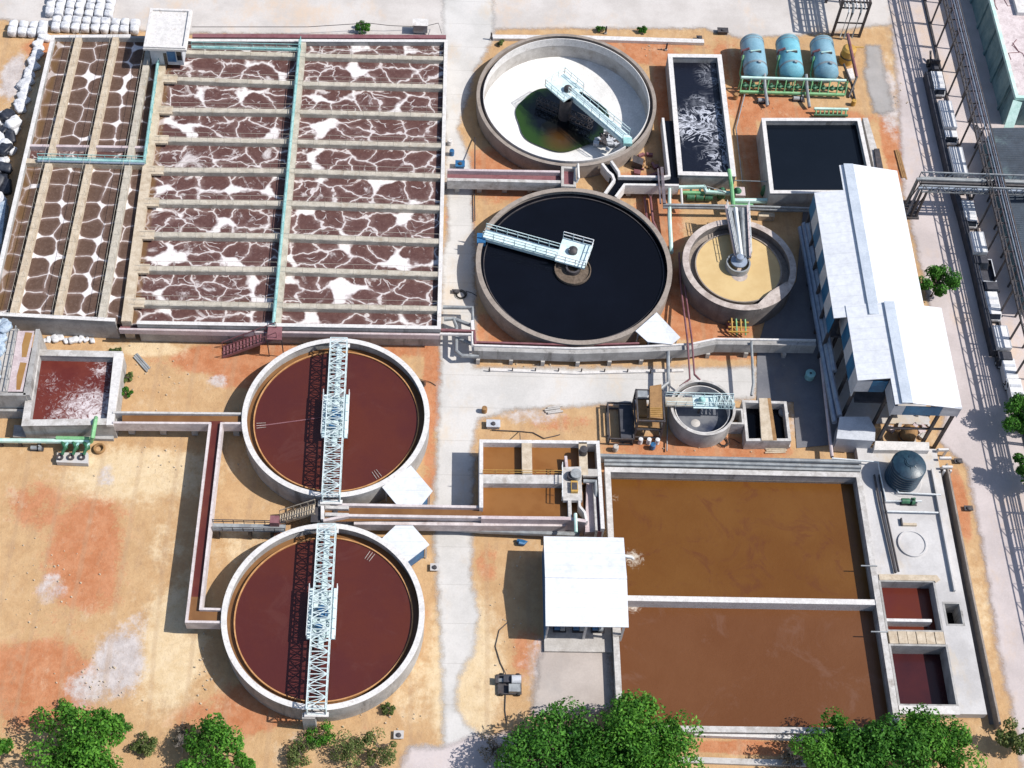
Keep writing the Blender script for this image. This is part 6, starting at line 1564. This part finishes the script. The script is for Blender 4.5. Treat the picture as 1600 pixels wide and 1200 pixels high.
o = MB().wall(WP([(1450, 112), (1467, 190), (1484, 262), (1505, 335), (1524, 410), (1541, 484), (1556, 548)], 1.35), .95, 0, 1.35).build('sheet_fence', M['fence_dark']); tag(o, 'long low dark sheet fence along the road side of the parked vehicles', 'fence')  # broad low wall, near-black all over, drawn as one continuous band

def generator():
    x, y = W(797, 1068, .6); T = thing('pump_cart', 'grey engine driven pump cart standing on the sandy yard', 'pump cart', (x, y, 0))
    MB().box(-1.7, -1.4, .25, 1.6, 1.5, .4).build('chassis', M['steel'], T, False, False)
    MB().tube([(.2, .5, 1.0), (1.5, .5, 1.0)], .62, 18).build('engine', M['clad_white'], T, True, False)
    MB().box(-.2, -1.3, .4, 1.4, -.2, 1.2).build('tool_box', M['grey_pipe'], T, False, False)
    MB().box(-.9, .1, .4, .1, 1.2, 1.1).build('radiator', M['fence_dark'], T, False, False)
    MB().bar((-1.7, .5, .5), (-.9, .5, .7), .5, .3).build('drawbar', M['grey_pipe'], T, False, False)
    MB().box(-2.0, .0, .3, -1.6, 1.0, .9).build('end_frame', M['steel'], T, False, False)
    for a, b in ((-1.2, -1.45), (1.1, -1.45), (-1.2, 1.5), (1.1, 1.5)): MB().tube([(a, b-.1, .3), (a, b+.1, .3)], .3, 12).build('wheel', M['rubber'], T, True, False)
generator()
line('power_cable', 'thin dark cable looping over the sandy yard to the pump cart', 'cable', [[(794, 972, .06), (780, 985, .06), (774, 1010, .06), (782, 1036, .06), (789, 1050, .06), (791, 1058, .5)], [(790, 1085, .06), (789, 1110, .06), (792, 1130, .06)]], M['steel'], None, .06)
line('black_hose', 'black hose curling on the red soil above the filter basin', 'hose', [[(813, 690, 3.5), (812, 674, .1), (833, 676, .1), (850, 685, .1), (868, 681, .1), (875, 679, .1)], [(812, 674, .1), (790, 673, .1), (768, 672, .1)]], M['steel'], None, .07)
def small_box(name, label, cat, px, py, sz, mat, legs=True):
    x, y = W(px, py, sz[2]); T = thing(name, label, cat, (x, y, 0))
    z0 = .5 if legs else 0
    MB().box(-sz[0]/2, -sz[1]/2, z0, sz[0]/2, sz[1]/2, sz[2]-.1).build('body', mat, T, False, False)
    MB().box(-sz[0]/2-.12, -sz[1]/2-.12, sz[2]-.1, sz[0]/2+.12, sz[1]/2+.12, sz[2]).build('lid', M['white_rim'] if legs else mat, T, False, False)
    if legs:
        for a in (-1, 1):
            for b in (-1, 1): MB().box(a*sz[0]*.4-.06, b*sz[1]*.4-.06, 0, a*sz[0]*.4+.06, b*sz[1]*.4+.06, z0).build('leg', M['steel'], T, False, False)
    else: MB().lathe(0, -.1, [(0, sz[2]+.25), (.3, sz[2]+.2), (.35, sz[2])], 12).build('cap', M['steel'], T, True, False)
small_box('panel_box', 'white topped blue grey electric cabinet on legs above the aeration basin', 'cabinet', 657, 30, (2.6, 1.6, 2.4), M['blue_grey'])
small_box('manhole_box', 'small grey manhole box on the soil below the lower red clarifier', 'manhole', 623, 1147, (1.1, .9, .5), M['slab'], False)
small_box('manhole_box', 'small grey manhole box beside the lower white pump shelter', 'manhole', 679, 885, (1.0, .9, .5), M['slab'], False)
small_box('motor_stand', 'small white motor stand on red soil above the filter basin', 'motor', 771, 660, (1.9, 1.1, .8), M['clad_white'], False)
small_box('blue_drum_box', 'small dark blue box beside the maroon supply channel by the road', 'box', 719, 253, (1.4, 1.2, 1.2), M['blue_paint'], False)
small_box('dark_crate', 'dark crate on the pale road behind the aerated black tank', 'crate', 1130, 45, (1.8, 1.0, .8), M['steel'], False)
small_box('stone_block', 'small dark block on the wide kerb behind the black tank', 'block', 1093, 57, (.8, .7, .6), M['steel'], False)
small_box('road_marker', 'black block lying on the edge of the pinkish road, upper of two', 'block', 1498, 719, (1.0, .6, .4), M['steel'], False)
small_box('road_marker', 'black block lying on the edge of the pinkish road, lower of two', 'block', 1514, 793, (1.1, .6, .4), M['steel'], False)
small_box('bent_scrap', 'small grey scrap on the pale road beside the black clarifier', 'scrap', 712, 454, (1.0, .5, .4), M['steel'], False)
for k, (a, b, lab) in enumerate(((768, 50, 'dark post at the left end of the white kerb behind the drained clarifier'), (948, 40, 'dark post behind the drained clarifier near its right side'), (1043, 66, 'dark post behind the corner of the aerated black tank'))):
    x, y = W(a, b, 1.5); T = thing('marker_post', lab, 'post', (x, y, 0)); MB().box(-.14, -.14, 0, .14, .14, 1.7).build('shaft', M['steel'], T, False, False); MB().box(-.25, -.25, 0, .25, .25, .25).build('foot', M['concrete'], T, False, False)
line('overhead_cable', 'thin cable drooping along the far side of the aeration basin', 'cable', [[(300, 42, 1.6), (480, 42, 1.5), (575, 36, 1.6), (610, 40, 1.2), (660, 42, .6), (685, 36, 1.4), (690, 52, 3)]], M['steel'], None, .05)

# ================================================================ SACKS
def sack_mesh(name, seed, sx, sy, sz):
    rg = random.Random(seed); n, m = 12, 7; vs = []; fs = []
    ph = [rg.uniform(0, 6) for _ in range(6)]
    for j in range(m+1):
        v = -PI/2+PI*j/m
        for i in range(n):
            u = 2*PI*i/n
            e = .45
            sg = lambda q: math.copysign(abs(q)**e, q)
            x, y, z = sg(math.cos(v))*sg(math.cos(u)), sg(math.cos(v))*sg(math.sin(u)), sg(math.sin(v))
            k = 1+.10*math.sin(3*u+ph[0])*math.cos(2*v+ph[1])+.07*math.sin(5*u+ph[2]+3*v)
            vs.append((x*sx*k, y*sy*k, sz+z*sz*(1+.12*math.sin(2*u+ph[3])*math.cos(v))))
    for j in range(m):
        for i in range(n): fs.append((j*n+i, j*n+(i+1) % n, (j+1)*n+(i+1) % n, (j+1)*n+i))
    fs += [tuple(range(n))[::-1], tuple(range(m*n, m*n+n))]
    me = bpy.data.meshes.new(name); me.from_pydata(vs, [], fs); me.update()
    me.polygons.foreach_set('use_smooth', [True]*len(me.polygons)); return me
def sackset(mat, tagname, n, sx, sy, sz, s0):
    out = []
    for k in range(n):
        me = sack_mesh(tagname, s0+k, sx, sy, sz); me.materials.append(mat); out.append(me)
    return out
big = sackset(M['plastic_white'], 'sack', 4, .80, .82, .72, 20)
smallw = sackset(M['plastic_white'], 'sack', 4, 1.0, .72, .40, 40)
smallk = sackset(M['black_sack'], 'sack', 3, 1.0, .70, .42, 60)
blu = sackset(M['sack_blue'], 'sack', 4, .95, .62, .36, 80)
def put(me, x, y, z, rz, sc, label, group, tilt=0):
    o = bpy.data.objects.new('sack', me); COL.objects.link(o); o.location = (x, y, z); o.rotation_euler = (U(-tilt, tilt), U(-tilt, tilt), rz); o.scale = (sc, sc*U(.92, 1.08), sc*U(.9, 1.1))
    tag(o, label, 'sack', group)
def sack_block(px_l, px_r, py_front, rows, label, group, z=0.0, jitter=.06):
    a = W(px_l, py_front, 0); b = W(px_r, py_front, 0); n = max(1, int((b[0]-a[0])/1.62))
    for r in range(rows):
        for k in range(n):
            put(random.choice(big), a[0]+(k+.5)*(b[0]-a[0])/n+U(-jitter, jitter), a[1]+.85+r*1.68+U(-jitter, jitter), z, random.choice((0, PI/2))+U(-.05, .05), U(.97, 1.04), label, group)
sack_block(70, 178, 29, 3, 'white jumbo sack in the packed block at the top edge of the photo', 'white jumbo sacks packed at the top edge')
sack_block(12, 74, 59, 2, 'white jumbo sack in the short block near the top left corner', 'white jumbo sacks near the top left corner')
sack_block(80, 218, 52, 2, 'white jumbo sack in the row hugging the far wall of the aeration basin', 'white jumbo sacks along the far basin wall')
random.seed(5)
for k in range(20):
    f = k/19; a, b = 78-f*36+U(-5, 3), 62+f*110; x, y = W(a, b, 0); put(random.choice(smallw), x-1.2+U(-.4, .4), y, 0, U(0, 3), U(.9, 1.25), 'white sack lying at the foot of the basin wall on the left', 'white sacks along the left basin wall', .2)
for lay, n in ((0, 46), (1, 26)):
    for k in range(n):
        a, b = U(-14, 34 if lay == 0 else 26), U(182, 320 if lay == 0 else 300); a -= (b-182)*.19
        x, y = W(a, b, .4); blackish = random.random() < .36
        put(random.choice(smallk if blackish else smallw), x, y, lay*.72, U(0, 3), U(.95, 1.5), 'black sack in the untidy heap at the left edge' if blackish else 'white sack in the untidy heap at the left edge', 'black sacks heaped at the left edge' if blackish else 'white sacks heaped at the left edge', .35)
for lay, n in ((0, 22), (1, 14)):
    for k in range(n):
        b = U(506, 600); a = U(-26, 12)-(b-506)*.19
        x, y = W(a, b, 4.2); put(random.choice(blu), x, y, 3.9*SZ+lay*.66, U(0, 3), U(.9, 1.3), 'blue grey sack heaped on the deck of the screening channel', 'blue grey sacks on the screening channel', .3)
o = MB().prism(WP([(-30, 330), (10, 312), (2, 380), (-40, 400)], 1.5), 0, 1.5).build('tarpaulin_stack', M['sack_blue']); tag(o, 'pale blue covered stack at the left edge against the basin wall', 'stack')
random.seed(8)
for k in range(9):
    x, y = W(70+k*9+U(-3, 3), 531+U(-3, 3), 0); put(random.choice(smallw), x, y, -.1, U(0, 3), U(.5, .9), 'small white sack on the sand between the basin and the foaming pit', 'small white sacks below the basin', .2)

# ================================================================ VEGETATION
def leaves(mb, cx, cy, cz, rx, ry, rz_, n, size, rg):
    for k in range(n):
        while True:
            x, y, z = rg.uniform(-1, 1), rg.uniform(-1, 1), rg.uniform(-1, 1); d = x*x+y*y+z*z
            if d < 1 and rg.random() < .15+.85*d: break
        s = size*rg.uniform(.6, 1.35); c = Vector((cx+x*rx, cy+y*ry, cz+z*rz_))
        nrm = Vector((x*.8+rg.gauss(0, .5), y*.8+rg.gauss(0, .5), .7+z*.5+rg.gauss(0, .45))).normalized()
        u = nrm.cross(Vector((rg.gauss(0, 1), rg.gauss(0, 1), rg.gauss(0, .6)))).normalized(); v = nrm.cross(u)
        mb.add([c-u*s*.5, c-v*s*.28+u*.05*s, c+u*s*.6, c+v*s*.28], [(0, 1, 2, 3)])
def tree(name, label, cat, px, py, z, r, h, nclump, nleaf, size, mat, seed, group=None, squash=.75, clump=.40, dead=0):
    """(px,py) is where the middle of the crown, at height z, is seen"""
    rg = random.Random(seed); x, y = W(px, py, z); T = thing(name, label, cat, (x, y, 0), group)
    mb = MB(); tips = []
    for k in range(nclump):
        a = rg.uniform(0, 2*PI); q = r*math.sqrt(rg.uniform(0, 1))*.88*(1+.16*math.sin(3*a+seed)); zz = rg.uniform(-.45, .55)*r*squash
        zz *= 1-.4*q/r
        c = (x+q*math.cos(a), y+q*math.sin(a), z+zz); tips.append(c)
        cr = r*clump*rg.uniform(.5, 1.2)
        leaves(mb, *c, cr, cr*rg.uniform(.8, 1.1), cr*.75, int(nleaf*rg.uniform(1.1, 2.3)), size*.82, rg)
    mb.build('crown', mat, T)
    tk = MB(); tr = max(.10, r*.055)
    tk.tube([(x, y, -.1), (x+.1, y, h*.35), (x-.05, y+.1, h*.6)], [tr*1.4, tr, tr*.8], 8)
    tk.build('trunk', M['bark'], T, True)
    lb = MB()
    for c in tips[:int(nclump*.8)]:
        p0 = Vector((x, y, h*.5)); p1 = Vector(c); mid = (p0+p1)/2+Vector((rg.uniform(-.3, .3), rg.uniform(-.3, .3), .3)); lb.tube([p0, mid, p1], [tr*.6, tr*.35, tr*.12], 5)
    lb.build('limbs', M['bark'], T, True)
    return T
G = 'leafy trees along the bottom edge'
tree('leafy_tree', 'dense green tree in the bottom left corner, second crown from the left edge', 'tree', 118, 1172, 3.6, 6.4, 5, 34, 190, .55, M['leaf'], 1, G)
tree('leafy_tree', 'rounded green tree at the bottom edge between the corner tree and the red clarifier', 'tree', 336, 1178, 3.2, 4.5, 4.4, 24, 170, .5, M['leaf'], 2, G)
tree('leafy_tree', 'big bright green tree overlapping the lower left corner of the brown pool', 'tree', 1010, 1168, 4.6, 6.8, 6, 46, 200, .55, M['leaf'], 3, G)
tree('leafy_tree', 'big deep green tree at the bottom edge left of the bright pool corner tree', 'tree', 872, 1184, 4.0, 6.6, 6, 42, 190, .55, M['leaf_dark'], 4, G)
tree('leafy_tree', 'deep green tree lowest between the two big trees near the pool corner', 'tree', 945, 1200, 3.6, 5.0, 5, 24, 180, .55, M['leaf_dark'], 14, G)
tree('leafy_tree', 'slender green tree in front of the lower right part of the brown pool', 'tree', 1296, 1166, 3.6, 4.2, 5, 22, 170, .5, M['leaf'], 5, G)
tree('leafy_tree', 'wide green tree at the bottom edge directly below the brown pool corner', 'tree', 1378, 1182, 3.8, 5.4, 5, 30, 180, .55, M['leaf_dark'], 6, G)
tree('leafy_tree', 'wide green tree at the bottom edge directly below the lower red pit', 'tree', 1472, 1174, 3.6, 5.6, 5, 32, 180, .55, M['leaf'], 7, G)
tree('leafy_tree', 'pale green shrub crown in the very bottom right corner', 'tree', 1583, 1152, 2.2, 2.6, 3, 12, 110, .45, M['leaf_olive'], 8, G)
tree('leafy_tree', 'small green crown cut by the left edge near the bottom', 'tree', -8, 1152, 2.4, 3.0, 3, 14, 130, .5, M['leaf'], 9, G)
tree('roadside_tree', 'bright green tree between the white shed roof and the pinkish road', 'tree', 1466, 440, 3.2, 3.2, 4.5, 22, 120, .45, M['leaf_dark'], 10)
tree('edge_tree', 'dark green tree at the right edge below the parked vehicles', 'tree', 1606, 648, 3.6, 3.6, 5, 20, 150, .5, M['leaf_dark'], 11)
tree('edge_tree', 'dark green tree cut by the right edge, lower of the two there', 'tree', 1618, 722, 3.6, 3.4, 5, 18, 140, .5, M['leaf_dark'], 12)
S = 'low shrubs around the yard'
for k, (a, b, r, m, lab) in enumerate(((104, 1106, 1.3, 'leaf_dark', 'small dark shrub just above the bottom left tree'), (185, 1130, 1.5, 'leaf_dark', 'small forked shrub right of the bottom left tree'), (500, 1150, 2.0, 'leaf', 'green shrub at the foot of the lower red clarifier'), (540, 1172, 2.6, 'leaf_olive', 'dry olive shrub at the bottom edge below the red clarifier'), (592, 1168, 2.6, 'leaf_olive', 'sparse olive shrub at the bottom edge near the manhole'), (470, 1178, 2.0, 'leaf_olive', 'dry olive shrub left of the green clarifier shrub'), (225, 1165, 1.8, 'leaf_olive', 'dry shrub between the two bottom left trees'), (285, 1150, 1.6, 'leaf_dry', 'grey leafless shrub between the two bottom left trees'), (606, 1106, .9, 'leaf_olive', 'tiny tuft on the sand right of the lower red clarifier'), (566, 42, 1.5, 'leaf_dark', 'small dark shrub behind the aeration basin'), (1005, 46, 1.1, 'leaf_dark', 'small plant on the kerb behind the drained clarifier, right one'), (938, 46, .9, 'leaf_dark', 'small plant on the kerb behind the drained clarifier, left one'), (782, 66, .8, 'leaf_olive', 'tuft of weeds at the left end of the kerb'), (200, 590, .9, 'leaf_olive', 'yellowish weeds beside the foaming pit wall, upper tuft'), (198, 612, 1.0, 'leaf_dark', 'green weeds beside the foaming pit wall, lower tuft'), (180, 548, .8, 'leaf_olive', 'weeds at the far corner of the foaming pit'), (1405, 1148, 1.6, 'leaf_dark', 'dark shrub against the foot of the lower red pit'), (770, 1172, 2.2, 'leaf_dry', 'grey leafless shrub at the bottom edge left of the big trees'), (1240, 1182, 1.9, 'leaf_dry', 'bare grey branches at the bottom edge below the pool'))):
    tree('shrub', lab, 'shrub', a, b, r*.55, r, r, 8 if r < 1.5 else 15, 24 if m == 'leaf_dry' else 55, .34, M[m], 40+k, S, .6, .40)
def bare_tree(px, py, label, seed):
    rg = random.Random(seed); x, y = W(px, py, 0); T = thing('bare_tree', label, 'tree', (x, y, 0)); mb = MB()
    def grow(p, d, L, r, lev):
        q = p+d*L; mb.tube([p, (p+q)/2+Vector((rg.gauss(0, .1), rg.gauss(0, .1), 0)), q], [r, r*.8, r*.6], 5)
        if lev > 0:
            for _ in range(3): grow(q, (d+Vector((rg.gauss(0, .55), rg.gauss(0, .55), rg.gauss(.1, .3)))).normalized(), L*.72, r*.6, lev-1)
    grow(Vector((x, y, 0)), Vector((.1, .1, 1)).normalized(), 1.3, .10, 4)
    mb.build('branches', M['dead'], T, True)
bare_tree(1232, 1196, 'pale leafless tree at the bottom edge below the brown pool', 3)
bare_tree(285, 1175, 'pale leafless tree between the two bottom left trees', 6)

# stones and lumps strewn over the bare soil
def stones():
    rg = random.Random(17); mb = MB()
    spots = [(320, 1050, 14, 60, 26), (60, 900, 60, 120, 40), (260, 720, 90, 40, 30), (790, 960, 40, 80, 24), (1160, 170, 60, 12, 16), (1010, 75, 50, 8, 14), (1120, 700, 120, 10, 18), (240, 590, 60, 40, 30), (150, 1060, 60, 50, 30), (600, 1110, 50, 50, 26), (1410, 150, 20, 60, 16), (820, 570, 70, 6, 12)]
    for a, b, sx, sy, n in spots:
        for k in range(n):
            x, y = W(rg.gauss(a, sx*.6), rg.gauss(b, sy*.5), 0); s = rg.uniform(.05, .20); n_ = 6; ph = rg.uniform(0, 6)
            vs = [(x+s*rg.uniform(.7, 1.2)*math.cos(ph+2*PI*i/n_), y+s*rg.uniform(.7, 1.2)*math.sin(ph+2*PI*i/n_), -.1) for i in range(n_)]+[(x+s*.6*math.cos(ph+2*PI*i/n_), y+s*.6*math.sin(ph+2*PI*i/n_), s*rg.uniform(.5, .9)) for i in range(n_)]
            mb.add(vs, [tuple(range(n_, 2*n_))]+[(i, (i+1) % n_, n_+(i+1) % n_, n_+i) for i in range(n_)])
    o = mb.build('gravel', M['walkway']); tag(o, kind='stuff')
stones()

# ================================================================ SMALL CLUTTER
def plank_stack(px, py, n, L, rz, label, mat, cat='planks', name='plank_stack'):
    x, y = W(px, py, 0); T = thing(name, label, cat, (x, y, .03), None, rz); rg = random.Random(int(px*3+py))
    for k in range(n):
        o = rg.uniform(-.3, .3); MB().box(-L/2+o, -.75+k*.32, 0, L/2+o, -.5+k*.32, rg.uniform(.08, .3)).build('plank', mat, T, False, False)
plank_stack(1398, 352, 4, 4.0, 1.4, 'loose pale planks on the strip between the shed roof and the road', M['walkway'])
plank_stack(1345, 330, 3, 3.5, .3, 'planks hidden in the shade by the upper roof corner', M['rust']) if False else None
plank_stack(1020, 275, 4, 2.6, .5, 'dark planks between the drained clarifier and the splitter channel', M['maroon'])
plank_stack(865, 640, 4, 2.4, .2, 'grey boards on the soil above the filter basin', M['concrete'])
plank_stack(1210, 702, 3, 3.2, .05, 'pale boards on red soil below the two bay pit', M['walkway'])
plank_stack(1405, 258, 3, 6.5, 1.62, 'rusty beams lying beside the road right of the dark navy tank', M['rust'], 'beams', 'beam_stack')
plank_stack(225, 566, 3, 3.6, -.85, 'two grey poles leaning by the corner of the foaming pit', M['grey_pipe'], 'poles', 'pole_stack')
for k, (a, b, c, lab) in enumerate(((703, 222, 'white_rim', 'white drum on the road beside the basin wall, upper one'), (706, 238, 'blue_paint', 'blue drum on the road beside the basin wall, lower one'), (1150, 150, 'rust', 'rusty drum left of the green valve rack'), (1334, 160, 'yellow', 'yellow drum near the far corner of the dark navy tank'), (1020, 697, 'blue_paint', 'blue drum on the soil below the ochre hopper'), (757, 640, 'rust', 'rusty drum on the soil by the road above the filter basin'), (962, 700, 'concrete', 'grey drum below the open steel cage'), (1290, 340, 'grey_pipe', 'grey drum in the shade behind the upper shed eave'))):
    x, y = W(a, b, .5); T = thing('drum', lab, 'drum', (x, y, .03))
    MB().lathe(0, 0, [(0, 0), (.42, 0), (.42, .35), (.45, .38), (.42, .41), (.42, .75), (.45, .78), (.42, .81), (.42, 1.1), (.38, 1.12), (0, 1.1)], 18).build('shell', M[c], T, True, False)
    MB().lathe(.2, .1, [(0, 1.17), (.06, 1.16), (.06, 1.1)], 8).build('cap', M['steel'], T, True, False)
for k, (a, b, lab) in enumerate(((655, 600, 'coil of black hose on the orange soil right of the upper red clarifier'), (1130, 690, 'coil of black hose on red soil below the little settling tank'), (720, 460, 'coil of black hose on the road left of the black clarifier'))):
    x, y = W(a, b, .1); T = thing('hose_coil', lab, 'hose', (x, y, .03))
    MB().tube([((.55+.012*i)*math.cos(i*.5), (.55+.012*i)*math.sin(i*.5), .06+.004*i) for i in range(40)]+[(1.8, .4, .05), (2.6, -.2, .05)], .055, 6).build('hose', M['rubber'], T, True, False)
line('ground_pipe', 'thin grey pipe on the ground along the left side of the aerated black tank', 'pipe', [[(1168, 130, .3), (1150, 200, .3), (1160, 285, .3)]], M['grey_pipe'], None, .12)
line('wall_pipe', 'thin dark pipe running down the orange soil left of the black clarifier', 'pipe', [[(742, 215, .4), (742, 262, 3.1), (741, 290, .3), (742, 345, .3)]], M['steel'], None, .10)
line('thin_conduit', 'thin conduit crossing between the aerated and navy tanks', 'pipe', [[(1148, 282, 2.2), (1204, 284, 3.0)]], M['grey_pipe'], None, .08)
line('pit_conduit', 'thin rusty conduit on the soil beside the ochre hopper', 'pipe', [[(1046, 600, .4), (1043, 660, .3), (1042, 705, .3)]], M['grey_pipe'], None, .10)
